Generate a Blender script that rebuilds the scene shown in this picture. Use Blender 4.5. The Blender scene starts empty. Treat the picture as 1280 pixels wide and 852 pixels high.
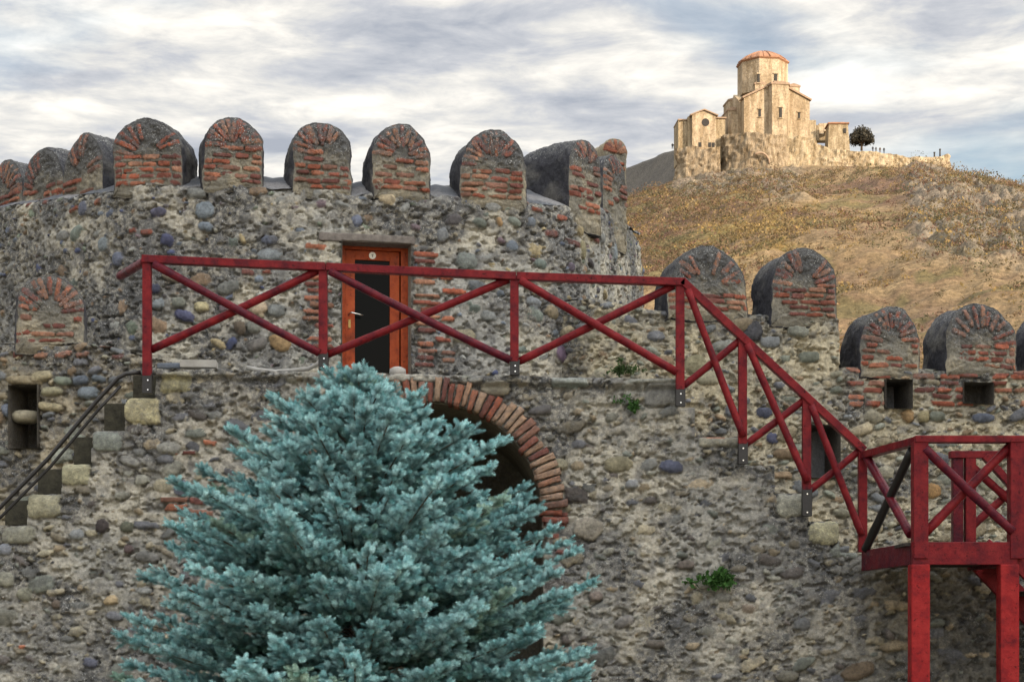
import bpy, bmesh, math
import numpy as np
from mathutils import Vector

R = np.random.default_rng(7)
F = 2200.0          # focal length in photo pixels
HZ = 800.0          # photo row of the eye level
EYE = 1.6
scene = bpy.context.scene
COL = scene.collection

def P(u, v, D):
    return np.array([(u - 640.0) / F * D, D, EYE + (HZ - v) / F * D])

def PV(u, v, D):
    return Vector(P(u, v, D))

# ------------------------------------------------------------------ noise
def _hash(ix, iy, seed):
    n = (ix.astype(np.int64) * 374761393 + iy.astype(np.int64) * 668265263 + seed * 1442695041) & 0x7fffffff
    n = ((n ^ (n >> 13)) * 1274126177) & 0x7fffffff
    n = (n ^ (n >> 16)) & 0xffff
    return n / 65535.0

def vnoise(x, y, seed):
    fx, fy = np.floor(x), np.floor(y)
    tx, ty = x - fx, y - fy
    tx = tx * tx * (3 - 2 * tx); ty = ty * ty * (3 - 2 * ty)
    a = _hash(fx, fy, seed); b = _hash(fx + 1, fy, seed)
    c = _hash(fx, fy + 1, seed); d = _hash(fx + 1, fy + 1, seed)
    return (a * (1 - tx) + b * tx) * (1 - ty) + (c * (1 - tx) + d * tx) * ty

def fbm(x, y, scale, seed, octv=4, gain=0.5):
    """0..1 fractal noise, feature size = scale metres"""
    s = 0; a = 1; t = 0; f = 1 / scale
    for o in range(octv):
        s = s + a * vnoise(x * f + 17.3 * o, y * f - 9.1 * o, seed + o * 31)
        t += a; a *= gain; f *= 2.03
    return s / t

def sstep(a, b, x):
    t = np.clip((x - a) / (b - a), 0, 1)
    return t * t * (3 - 2 * t)

def mixc(a, b, t):
    return a * (1 - t[..., None]) + b * t[..., None]

# ------------------------------------------------------------------ objects
def tag(o, label=None, cat=None, group=None, kind=None):
    if label: o['label'] = label
    if cat: o['category'] = cat
    if group: o['group'] = group
    if kind: o['kind'] = kind
    return o

def empty(name, loc=(0, 0, 0)):
    o = bpy.data.objects.new(name, None); o.location = loc; COL.objects.link(o)
    o.empty_display_size = .2
    return o

def link(name, me, mat, parent=None):
    o = bpy.data.objects.new(name, me); COL.objects.link(o)
    if mat is not None:
        for m in (mat if isinstance(mat, (list, tuple)) else [mat]): me.materials.append(m)
    if parent is not None:
        o.parent = parent
        o.matrix_parent_inverse = parent_inv(parent)
    return o

def parent_inv(p):
    from mathutils import Matrix
    return Matrix.Translation(-Vector(p.location))      # mesh parts stand at the origin, only Empties are moved

def np_mesh(name, V, faces, mat, parent=None, smooth=True, col=None, lich=None, face_mat=None):
    """faces: (n,k) int array"""
    V = np.ascontiguousarray(V, dtype=np.float32).reshape(-1, 3)
    faces = np.ascontiguousarray(faces, dtype=np.int32)
    n, k = faces.shape
    me = bpy.data.meshes.new(name)
    me.vertices.add(len(V)); me.vertices.foreach_set('co', V.ravel())
    me.loops.add(n * k); me.loops.foreach_set('vertex_index', faces.ravel())
    me.polygons.add(n)
    me.polygons.foreach_set('loop_start', np.arange(0, n * k, k, dtype=np.int32))
    me.polygons.foreach_set('loop_total', np.full(n, k, dtype=np.int32))
    if face_mat is not None:
        me.polygons.foreach_set('material_index', np.ascontiguousarray(face_mat, dtype=np.int32))
    me.update(calc_edges=True)
    me.polygons.foreach_set('use_smooth', np.full(n, smooth, dtype=bool))
    if col is not None:
        c = np.ones((len(V), 4), dtype=np.float32); c[:, :3] = np.clip(col.reshape(-1, 3), 0.004, 0.95)
        at = me.attributes.new('Col', 'FLOAT_COLOR', 'POINT'); at.data.foreach_set('color', c.ravel())
    if lich is not None:
        at = me.attributes.new('lichen', 'FLOAT', 'POINT')
        at.data.foreach_set('value', np.ascontiguousarray(lich, dtype=np.float32).ravel())
    me.validate()
    return link(name, me, mat, parent)

def grid_faces(ny, nx, mask=None, wrap=False):
    j = np.arange(nx if wrap else nx - 1); i = np.arange(ny - 1)
    I, J = np.meshgrid(i, j, indexing='ij')
    J2 = (J + 1) % nx
    f = np.stack([I * nx + J, I * nx + J2, (I + 1) * nx + J2, (I + 1) * nx + J], -1).reshape(-1, 4)
    if mask is not None:
        m = mask.ravel()
        f = f[m[f].all(1)]
    return f

class MB:
    """collects boxes, bars and tubes into one mesh"""
    def __init__(s): s.bm = bmesh.new()
    def box(s, c, size, rot=None, bevel=0.006):
        b = bmesh.new()
        bmesh.ops.create_cube(b, size=1)
        bmesh.ops.scale(b, vec=Vector(size), verts=b.verts)
        if bevel:
            bmesh.ops.bevel(b, geom=b.edges[:], offset=min(bevel, min(size) * .3), segments=2, profile=.6, affect='EDGES')
        if rot is not None: bmesh.ops.rotate(b, matrix=rot, verts=b.verts)
        bmesh.ops.translate(b, vec=Vector(c), verts=b.verts)
        s._add(b); return s
    def _add(s, b):
        me = bpy.data.meshes.new('tmp'); b.to_mesh(me); b.free(); s.bm.from_mesh(me); bpy.data.meshes.remove(me)
    def beam(s, p0, p1, w, h, bevel=0.006, up=(0, 0, 1)):
        p0, p1 = Vector(p0), Vector(p1); d = p1 - p0; L = d.length; d.normalize()
        upv = Vector(up)
        if abs(d.dot(upv)) > .95: upv = Vector((0, 1, 0))
        x = upv.cross(d).normalized(); z = d.cross(x)
        from mathutils import Matrix
        m = Matrix((x, d, z)).transposed()
        return s.box((p0 + p1) / 2, (w, L, h), m, bevel)
    def tube(s, pts, r, seg=12, wob=0.0, rng=None):
        pts = [Vector(p) for p in pts]
        rings = []
        for i, p in enumerate(pts):
            d = (pts[min(i + 1, len(pts) - 1)] - pts[max(i - 1, 0)]).normalized()
            a = Vector((0, 0, 1)) if abs(d.z) < .9 else Vector((0, 1, 0))
            x = a.cross(d).normalized(); y = d.cross(x)
            rr = r[i] if isinstance(r, (list, tuple)) else r
            rings.append([s.bm.verts.new(p + (x * math.cos(t) + y * math.sin(t)) * rr * (1 + (wob * rng.normal() if wob else 0)))
                          for t in [2 * math.pi * k / seg for k in range(seg)]])
        for a, b in zip(rings[:-1], rings[1:]):
            for k in range(seg):
                f = s.bm.faces.new((a[k], a[(k + 1) % seg], b[(k + 1) % seg], b[k])); f.smooth = True
        s.bm.faces.new(rings[0][::-1]); s.bm.faces.new(rings[-1])
        return s
    def poly_prism(s, pts, vec):
        """planar polygon extruded along vec"""
        vec = Vector(vec)
        a = [s.bm.verts.new(Vector(p)) for p in pts]; b = [s.bm.verts.new(Vector(p) + vec) for p in pts]
        s.bm.faces.new(a); s.bm.faces.new(b[::-1])
        n = len(a)
        for i in range(n): s.bm.faces.new((a[i], b[i], b[(i + 1) % n], a[(i + 1) % n]))
        return s
    def lathe(s, c, prof, seg=8, rot=0.0, sx=1.0, smooth=False, a0=0, a1=2 * math.pi):
        c = Vector(c); rings = []
        full = abs(a1 - a0 - 2 * math.pi) < 1e-6
        n = seg if full else seg + 1
        for r, z in prof:
            rings.append([s.bm.verts.new(c + Vector((math.cos(rot + a0 + (a1 - a0) * k / seg) * r * sx, math.sin(rot + a0 + (a1 - a0) * k / seg) * r, z))) for k in range(n)])
        for a, b in zip(rings[:-1], rings[1:]):
            for k in range(seg):
                f = s.bm.faces.new((a[k], a[(k + 1) % n], b[(k + 1) % n], b[k])); f.smooth = smooth
        s.bm.faces.new(rings[0][::-1]); s.bm.faces.new(rings[-1])
        return s
    def build(s, name, mat, parent=None):
        bmesh.ops.recalc_face_normals(s.bm, faces=s.bm.faces[:])
        me = bpy.data.meshes.new(name); s.bm.to_mesh(me); s.bm.free()
        return link(name, me, mat, parent)

# ------------------------------------------------------------------ materials
def new_mat(name):
    m = bpy.data.materials.new(name); m.use_nodes = True
    nt = m.node_tree; b = nt.nodes['Principled BSDF']
    return m, nt, b

def N(nt, t, **kw):
    n = nt.nodes.new(t)
    for k, v in kw.items():
        if k.startswith('i_'):
            n.inputs[k[2:].replace('_', ' ')].default_value = v
        else: setattr(n, k, v)
    return n

def ramp(nt, stops, interp='LINEAR'):
    r = nt.nodes.new('ShaderNodeValToRGB'); e = r.color_ramp.elements; r.color_ramp.interpolation = interp
    while len(e) < len(stops): e.new(.5)
    for x, (p, c) in zip(e, stops):
        x.position = p; x.color = (*c, 1) if len(c) == 3 else c
    return r

def mixn(nt, a, b, fac, blend='MIX'):
    m = nt.nodes.new('ShaderNodeMix'); m.data_type = 'RGBA'; m.blend_type = blend
    L = nt.links
    for sock, val in ((m.inputs[6], a), (m.inputs[7], b), (m.inputs[0], fac)):
        if hasattr(val, 'is_output'): L.new(val, sock)
        elif isinstance(val, (int, float)): sock.default_value = val
        else: sock.default_value = (*val, 1)
    return m.outputs[2]

def noise(nt, scale, detail=4, rough=.55, coord=None, dist=0):
    n = nt.nodes.new('ShaderNodeTexNoise'); n.inputs['Scale'].default_value = scale
    n.inputs['Detail'].default_value = detail; n.inputs['Roughness'].default_value = rough
    n.inputs['Distortion'].default_value = dist
    if coord is not None: nt.links.new(coord, n.inputs['Vector'])
    return n.outputs['Fac']

def pos(nt):
    return nt.nodes.new('ShaderNodeTexCoord').outputs['Object']

def bump(nt, h, strength, dist):
    b = nt.nodes.new('ShaderNodeBump'); b.inputs['Strength'].default_value = strength; b.inputs['Distance'].default_value = dist
    nt.links.new(h, b.inputs['Height']); return b.outputs['Normal']

def mat_masonry(name, speck=1.0, fine=70.0, bumpd=.012):
    """colour and lichen amount come from the mesh, fine grain from noise"""
    m, nt, b = new_mat(name); L = nt.links
    c = nt.nodes.new('ShaderNodeAttribute'); c.attribute_name = 'Col'
    li = nt.nodes.new('ShaderNodeAttribute'); li.attribute_name = 'lichen'
    p = pos(nt)
    g = ramp(nt, [(.25, (.55, .55, .55)), (.5, (1, 1, 1)), (.78, (1.45, 1.42, 1.35))]); L.new(noise(nt, fine * .45, 5, .65, p), g.inputs[0])
    base = mixn(nt, c.outputs['Color'], g.outputs[0], 1.0, 'MULTIPLY')
    # dark crust of lichen
    dk = ramp(nt, [(.42, (0, 0, 0)), (.56, (1, 1, 1))]); L.new(noise(nt, fine * .22, 4, .7, p), dk.inputs[0])
    md = nt.nodes.new('ShaderNodeMath'); md.operation = 'MULTIPLY'; L.new(dk.outputs[0], md.inputs[0]); L.new(li.outputs['Fac'], md.inputs[1])
    base = mixn(nt, base, (.085, .087, .09), md.outputs[0])
    # pale spots of lichen
    w1 = ramp(nt, [(.57, (0, 0, 0)), (.64, (1, 1, 1))]); L.new(noise(nt, fine * .75, 4, .7, p), w1.inputs[0])
    pt = ramp(nt, [(.38, (0, 0, 0)), (.62, (1, 1, 1))]); L.new(noise(nt, fine * .10, 4, .65, p), pt.inputs[0])
    wm = nt.nodes.new('ShaderNodeMath'); wm.operation = 'MULTIPLY'; L.new(w1.outputs[0], wm.inputs[0]); L.new(pt.outputs[0], wm.inputs[1])
    mw = nt.nodes.new('ShaderNodeMath'); mw.operation = 'MULTIPLY'; L.new(wm.outputs[0], mw.inputs[0])
    sc = nt.nodes.new('ShaderNodeMath'); sc.operation = 'MULTIPLY'; sc.inputs[1].default_value = speck; sc.use_clamp = True
    L.new(li.outputs['Fac'], sc.inputs[0]); L.new(sc.outputs[0], mw.inputs[1])
    base = mixn(nt, base, (.50, .51, .50), mw.outputs[0])
    L.new(base, b.inputs['Base Color']); b.inputs['Roughness'].default_value = .92
    b.inputs['Specular IOR Level'].default_value = .25
    hh = nt.nodes.new('ShaderNodeMath'); hh.operation = 'ADD'
    L.new(noise(nt, fine, 5, .7, p), hh.inputs[0]); L.new(noise(nt, fine * .25, 4, .6, p), hh.inputs[1])
    L.new(bump(nt, hh.outputs[0], 1.0, bumpd), b.inputs['Normal'])
    return m

def mat_paint(name, c1, c2, c3, rough=.38):
    m, nt, b = new_mat(name); L = nt.links; p = pos(nt)
    r = ramp(nt, [(.3, c2), (.5, c1), (.72, c3)]); L.new(noise(nt, 7, 6, .65, p), r.inputs[0])
    wear = ramp(nt, [(.56, (0, 0, 0)), (.72, (1, 1, 1))]); L.new(noise(nt, 26, 5, .7, p), wear.inputs[0])
    base = mixn(nt, r.outputs[0], tuple(x * .35 for x in c2), wear.outputs[0])
    chip = ramp(nt, [(.70, (0, 0, 0)), (.73, (1, 1, 1))]); L.new(noise(nt, 38, 6, .75, p), chip.inputs[0])
    base = mixn(nt, base, (.16, .12, .10), chip.outputs[0])
    b.inputs['Specular IOR Level'].default_value = .12
    L.new(base, b.inputs['Base Color'])
    rr = ramp(nt, [(.3, (rough - .08,) * 3), (.7, (rough + .25,) * 3)]); L.new(noise(nt, 12, 4, .6, p), rr.inputs[0])
    L.new(rr.outputs[0], b.inputs['Roughness'])
    L.new(bump(nt, noise(nt, 45, 5, .6, p), .5, .006), b.inputs['Normal'])
    return m

def mat_plain(name, c, rough=.6, metal=0, var=.35, scale=20, bumpd=.003):
    m, nt, b = new_mat(name); L = nt.links; p = pos(nt)
    r = ramp(nt, [(.25, tuple(x * (1 - var) for x in c)), (.75, tuple(min(1, x * (1 + var)) for x in c))])
    L.new(noise(nt, scale, 5, .65, p), r.inputs[0]); L.new(r.outputs[0], b.inputs['Base Color'])
    b.inputs['Roughness'].default_value = rough; b.inputs['Metallic'].default_value = metal
    if bumpd: L.new(bump(nt, noise(nt, scale * 3, 5, .6, p), .6, bumpd), b.inputs['Normal'])
    return m

def mat_attr(name, rough=.8, scale=3, amp=.35, bumpd=0, transl=0):
    m, nt, b = new_mat(name); L = nt.links
    c = nt.nodes.new('ShaderNodeAttribute'); c.attribute_name = 'Col'; p = pos(nt)
    g = ramp(nt, [(.28, (1 - amp,) * 3), (.72, (1 + amp,) * 3)]); L.new(noise(nt, scale, 8, .7, p), g.inputs[0])
    L.new(mixn(nt, c.outputs['Color'], g.outputs[0], 1.0, 'MULTIPLY'), b.inputs['Base Color'])
    b.inputs['Roughness'].default_value = rough; b.inputs['Specular IOR Level'].default_value = .2
    if bumpd: L.new(bump(nt, noise(nt, scale * 1.3, 8, .7, p), 1, bumpd), b.inputs['Normal'])
    if transl:
        t = nt.nodes.new('ShaderNodeBsdfTranslucent'); L.new(c.outputs['Color'], t.inputs['Color'])
        mx = nt.nodes.new('ShaderNodeMixShader'); mx.inputs[0].default_value = transl
        L.new(b.outputs[0], mx.inputs[1]); L.new(t.outputs[0], mx.inputs[2]); L.new(mx.outputs[0], nt.nodes['Material Output'].inputs[0])
    return m

M_TOWER = mat_masonry('tower_masonry', 1.0)
M_STAIR = mat_masonry('stair_masonry', .9)
M_MERLON = mat_masonry('merlon_masonry', 1.2, 80)
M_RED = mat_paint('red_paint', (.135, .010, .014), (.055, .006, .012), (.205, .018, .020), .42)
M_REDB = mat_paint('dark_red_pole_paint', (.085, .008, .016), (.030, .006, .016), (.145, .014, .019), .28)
M_REDLEG = mat_paint('bright_red_post_paint', (.23, .014, .016), (.10, .008, .013), (.31, .026, .025), .48)
M_DOOR = mat_paint('orange_door_paint', (.29, .052, .017), (.15, .028, .013), (.37, .080, .026), .38)
M_DARKWOOD = mat_plain('dark_timber', (.022, .017, .014), .7, 0, .5, 14)
M_BLACK = mat_plain('black_metal', (.018, .017, .018), .45, .3, .3, 30, .001)
M_GREYWOOD = mat_plain('weathered_grey_timber', (.13, .115, .105), .85, 0, .55, 18, .006)
M_STEEL = mat_plain('polished_steel', (.6, .6, .6), .25, 1, .1, 20, 0)
M_BRASS = mat_plain('brass', (.30, .20, .08), .5, 1, .1, 20, 0)
M_WHITE = mat_plain('white_enamel', (.75, .75, .70), .4, 0, .1, 60, 0)
M_GREYPIPE = mat_plain('grey_plastic_pipe', (.32, .32, .31), .6, 0, .25, 12)
M_PLANK = mat_plain('pale_grey_board', (.34, .335, .32), .7, 0, .2, 9)
M_INSIDE = mat_plain('dark_interior_plaster', (.06, .055, .05), .9, 0, .4, 6)
def glass_mat():
    m, nt, b = new_mat('dark_door_glass')
    b.inputs['Base Color'].default_value = (.002, .0022, .0026, 1); b.inputs['Roughness'].default_value = .12
    b.inputs['IOR'].default_value = 1.5; b.inputs['Specular IOR Level'].default_value = .06
    return m
M_GLASS = glass_mat()

# ------------------------------------------------------------------ masonry fields
C = lambda *a: np.array(a)
PAL_T = [C(.13, .155, .19), C(.10, .12, .17), C(.16, .19, .15), C(.20, .205, .20), C(.075, .07, .075), C(.17, .13, .15),
         C(.30, .25, .15), C(.27, .28, .27), C(.22, .16, .11), C(.07, .085, .16), C(.14, .165, .15)]
PAL_S = [C(.22, .22, .19), C(.16, .165, .16), C(.26, .24, .18), C(.12, .125, .14), C(.30, .27, .20), C(.20, .18, .14),
         C(.10, .09, .085), C(.17, .185, .165), C(.25, .21, .15)]
PAL_C = [C(.20, .21, .18), C(.27, .26, .20), C(.14, .15, .16), C(.24, .21, .15), C(.17, .185, .155), C(.11, .115, .13), C(.32, .28, .20), C(.20, .15, .10)]
BRICK = [C(.24, .075, .045), C(.18, .062, .044), C(.26, .105, .065), C(.20, .105, .078), C(.27, .14, .092), C(.14, .055, .046)]

class Field:
    """height, colour and lichen over (U,Z) samples"""
    def __init__(s, U, Z, res=None):
        s.U, s.Z, s.res = U, Z, res
        s.h = np.zeros_like(U); s.col = np.zeros(U.shape + (3,)); s.lich = np.zeros_like(U)
        s.occ = np.zeros(U.shape, bool)
        s.sl = None
    def win(s, cu, cz, rad):
        if s.res is None: return (slice(None), slice(None))
        j0 = int((cu - rad - s.U[0, 0]) / s.res); j1 = int((cu + rad - s.U[0, 0]) / s.res) + 2
        i0 = int((cz - rad - s.Z[0, 0]) / s.res); i1 = int((cz + rad - s.Z[0, 0]) / s.res) + 2
        return (slice(max(i0, 0), max(i1, 0)), slice(max(j0, 0), max(j1, 0)))
    def stamp(s, cu, cz, a, b, rot, col, prot, p=2.4, base=0.0, crev=.02, rng=R, edge=.16, lich=.25, check=False, flat=3.0):
        w = s.win(cu, cz, max(a, b) * 1.5)
        U, Z = s.U[w], s.Z[w]
        if U.size == 0: return False
        dx, dz = U - cu, Z - cz
        c, sn = math.cos(rot), math.sin(rot)
        x, y = (c * dx + sn * dz) / a, (-sn * dx + c * dz) / b
        r = (np.abs(x) ** p + np.abs(y) ** p) ** (1 / p)
        k = int(rng.integers(1, 9999))
        r = r * (1 + edge * (vnoise(U / (a * .8) + k, Z / (a * .8), k) - .5) * 2 + edge * .5 * (vnoise(U / (a * .3), Z / (a * .3), k + 5) - .5) * 2)
        ins = r < 1
        if not ins.any(): return False
        if check:
            if s.occ[w][ins].mean() > .10: return False
        tilt = rng.normal(0, .25)
        hs = base + prot * (1 - np.clip(r, 0, 1) ** flat) * (1 + tilt * y) + .004 * (vnoise(U / .02, Z / .02, k) - .5)
        if crev:
            ring = np.exp(-((r - 1.06) / .10) ** 2)
            s.h[w] -= crev * ring * (vnoise(U / .09, Z / .09, k + 9) > .35)
        vis = ins & (hs > s.h[w])
        n = .55 + .9 * fbm(U, Z, .07, k, 4)
        cc = col[None, None, :] * n[..., None]
        s.h[w] = np.where(vis, hs, s.h[w])
        s.col[w] = np.where(vis[..., None], cc, s.col[w])
        s.lich[w] = np.where(vis, s.lich[w] * lich, s.lich[w])
        s.occ[w] |= ins
        return True
    def brick(s, cu, cz, w, h, rot, prot=.010, base=0., col=None, rng=R, lich=.35, edge=.20):
        c = BRICK[rng.integers(len(BRICK))] if col is None else col
        c = c * rng.uniform(.75, 1.2)
        return s.stamp(cu, cz, w / 2, h / 2, rot, c, prot, 5.0, base, .012, rng, edge, lich, False, 6.0)

class Wall(Field):
    def __init__(s, pts, z0, z1, res=.0125, smooth=True):
        pts = np.array(pts, float)
        x = (pts[:, 0] - 640) / F * pts[:, 1]; y = pts[:, 1]
        t = np.r_[0, np.cumsum(np.hypot(np.diff(x), np.diff(y)))]
        tt = np.linspace(0, t[-1], 1500)
        X, Y = np.interp(tt, t, x), np.interp(tt, t, y)
        if smooth:
            k = np.hanning(61); k /= k.sum()
            def sm(a):
                e = np.r_[2 * a[0] - a[30:0:-1], a, 2 * a[-1] - a[-2:-32:-1]]
                return np.convolve(e, k, 'valid')
            X, Y = sm(X), sm(Y)
        arc = np.r_[0, np.cumsum(np.hypot(np.diff(X), np.diff(Y)))]
        u1 = np.arange(0, arc[-1], res)
        s.X, s.Y, s.u1 = np.interp(u1, arc, X), np.interp(u1, arc, Y), u1
        tx, ty = np.gradient(s.X), np.gradient(s.Y); l = np.hypot(tx, ty)
        s.nx, s.ny = ty / l, -tx / l
        s.px = 640 + F * s.X / s.Y
        s.m = int(np.argmax(s.px)) + 1
        z = np.arange(z0, z1, res)
        U, Z = np.meshgrid(u1, z)
        super().__init__(U, Z, res)
        s.top = np.full(len(u1), z1)
        s.hole = np.zeros(U.shape, bool)
    def at(s, u, v):
        i = np.interp(u, s.px[:s.m], np.arange(s.m))
        U = np.interp(i, np.arange(len(s.u1)), s.u1); D = np.interp(i, np.arange(len(s.u1)), s.Y)
        return U, EYE + (HZ - v) / F * D, D
    def set_top(s, uv, jag=.03, seed=3):
        uv = np.array(uv, float)
        v = np.interp(s.px, uv[:, 0], uv[:, 1])
        s.top = EYE + (HZ - v) / F * s.Y + jag * (fbm(s.u1, s.u1 * 0, .25, seed, 4) - .5) * 2
    def rect_hole(s, u0, v0, u1, v1):
        a, zt, _ = s.at(u0, v0); b, zb, _ = s.at(u1, v1)
        s.hole |= (s.U > a) & (s.U < b) & (s.Z > zb) & (s.Z < zt)
        return a, b, zb, zt
    def ground_noise(s, c1, c2, c3, amp=1.0, seed=11):
        U, Z = s.U, s.Z
        s.h += amp * (.05 * (fbm(U, Z, .9, seed, 3) - .5) + .040 * (fbm(U, Z * 1.2, .14, seed + 1, 4) - .5) + .034 * (fbm(U, Z * 1.2, .045, seed + 2, 3) - .5))
        pit = sstep(.54, .68, fbm(U, Z * 1.5, .075, seed + 3, 4))
        s.h -= amp * .05 * pit
        t = fbm(U, Z, .5, seed + 4, 5)
        s.col[:] = mixc(mixc(np.broadcast_to(c1, U.shape + (3,)), np.broadcast_to(c2, U.shape + (3,)), sstep(.38, .62, t)),
                        np.broadcast_to(c3, U.shape + (3,)), sstep(.5, .8, fbm(U, Z, .14, seed + 5, 4)) * .8)
    def rubble(s, n, amin, amax, pal, prot, base, crev, asp=(.5, .85), rots=.35, p=(2.1, 3.0), seed=5, dens=None, edge=.16, lich=.25):
        rng = np.random.default_rng(seed)
        for q in range(n):
            a = amax * (amin / amax) ** ((q / n) ** .55) * rng.uniform(.85, 1.15)
            cu = rng.uniform(s.u1[0], s.u1[-1]); cz = rng.uniform(s.Z[0, 0], s.Z[-1, 0])
            j = min(int(cu / s.res), len(s.u1) - 1)
            if cz > s.top[j]: continue
            i = min(int((cz - s.Z[0, 0]) / s.res), s.Z.shape[0] - 1)
            if s.hole[i, j] or s.occ[i, j]: continue
            if dens is not None and rng.uniform() > dens(cu, cz): continue
            col = pal[rng.integers(len(pal))] * rng.uniform(.7, 1.3)
            s.stamp(cu, cz, a, a * rng.uniform(*asp), rng.normal(0, rots), col, prot * rng.uniform(.5, 1.3) * (.5 + a / amax * .5), rng.uniform(*p),
                    base + rng.normal(0, .008), crev * rng.uniform(.3, 1.2), rng, edge, lich, True)
    def px_stone(s, u, v, w, h, col, rot=0., prot=.04, p=2.4, base=.01, lich=.1):
        U, z, D = s.at(u, v)
        s.stamp(U, z, w / 2 * D / F, h / 2 * D / F, rot, np.array(col), prot, p, base, .02, R, .12, lich)
    def px_brick(s, u, v, w, h, rot=0., prot=.012, base=.010, lich=.4):
        U, z, D = s.at(u, v)
        s.brick(U, z, w * D / F, h * D / F, rot, prot, base, None, R, lich)
    def build(s, name, mat, parent, lip=None):
        d = s.top[None, :] - s.Z
        if lip is None: s.h -= .05 * np.exp(-np.clip(d, 0, 9) / .035)
        else:
            on = ((s.px > lip[0]) & (s.px < lip[1]))[None, :]
            s.h += np.where(on, .045 * sstep(.085, .06, d + .02 * (fbm(s.U, s.Z, .12, 5, 3) - .5)) - .03 * np.exp(-((d - .11) / .02) ** 2) - .02 * np.exp(-np.clip(d, 0, 9) / .012), -.05 * np.exp(-np.clip(d, 0, 9) / .035))
            s.col[:] = np.where((on & (d < .075))[..., None], s.col * .6 + np.array([.34, .335, .31]) * .4, s.col)
        V = np.stack([s.X[None, :] + s.nx[None, :] * s.h, s.Y[None, :] + s.ny[None, :] * s.h, s.Z], -1)
        # the row nearest the top is pulled onto the top line so the edge is clean
        keep = (d > -s.res) & ~s.hole
        V[..., 2] = np.minimum(V[..., 2], s.top[None, :])
        f = grid_faces(*s.U.shape, keep)
        used = np.zeros(s.U.size, bool); used[f.ravel()] = True
        idx = np.cumsum(used) - 1
        return np_mesh(name, V.reshape(-1, 3)[used], idx[f], mat, parent, True, s.col.reshape(-1, 3)[used], s.lich.ravel()[used])
    def reveal(s, name, outline, depth, mat, parent, col=(.12, .11, .09), cap=True, inset=0.0):
        """tube going into the wall behind a hole; outline = list of (U,z)"""
        o = np.array(outline, float)
        X = np.interp(o[:, 0], s.u1, s.X); Y = np.interp(o[:, 0], s.u1, s.Y)
        cu = (o[:, 0].min() + o[:, 0].max()) / 2
        nx, ny = np.interp(cu, s.u1, s.nx), np.interp(cu, s.u1, s.ny)
        K = max(3, int(depth / .05)); n = len(o)
        V = []
        for k in range(K + 1):
            dd = -.06 + (depth + .06) * k / K
            ang = .012 * (fbm(np.arange(n) * .13, np.full(n, dd), .25, 8, 3) - .5) * 2
            V.append(np.stack([X - nx * dd, Y - ny * dd, o[:, 1] + ang], -1))
        V = np.array(V)
        f = grid_faces(K + 1, n, None, True)
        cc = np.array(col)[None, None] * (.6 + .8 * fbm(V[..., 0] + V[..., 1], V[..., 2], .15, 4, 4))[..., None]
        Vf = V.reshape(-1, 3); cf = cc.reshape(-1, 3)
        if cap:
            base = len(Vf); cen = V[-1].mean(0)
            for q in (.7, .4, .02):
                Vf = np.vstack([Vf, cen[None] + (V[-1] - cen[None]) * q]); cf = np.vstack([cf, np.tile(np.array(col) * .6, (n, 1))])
            L = K * n
            f = np.vstack([f] + [np.array([[L + n * r + i, L + n * r + (i + 1) % n, L + n * (r + 1) + (i + 1) % n, L + n * (r + 1) + i] for i in range(n)]) for r in range(3)])
        return np_mesh(name, Vf, f, mat, parent, True, cf, np.full(len(Vf), .3))

def rect_outline(a, b, z0, z1, n=12):
    t = np.linspace(0, 1, n, endpoint=False)
    return np.vstack([np.c_[a + (b - a) * t, np.full(n, z0)], np.c_[np.full(n, b), z0 + (z1 - z0) * t],
                      np.c_[b + (a - b) * t, np.full(n, z1)], np.c_[np.full(n, a), z1 + (z0 - z1) * t]])

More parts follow.
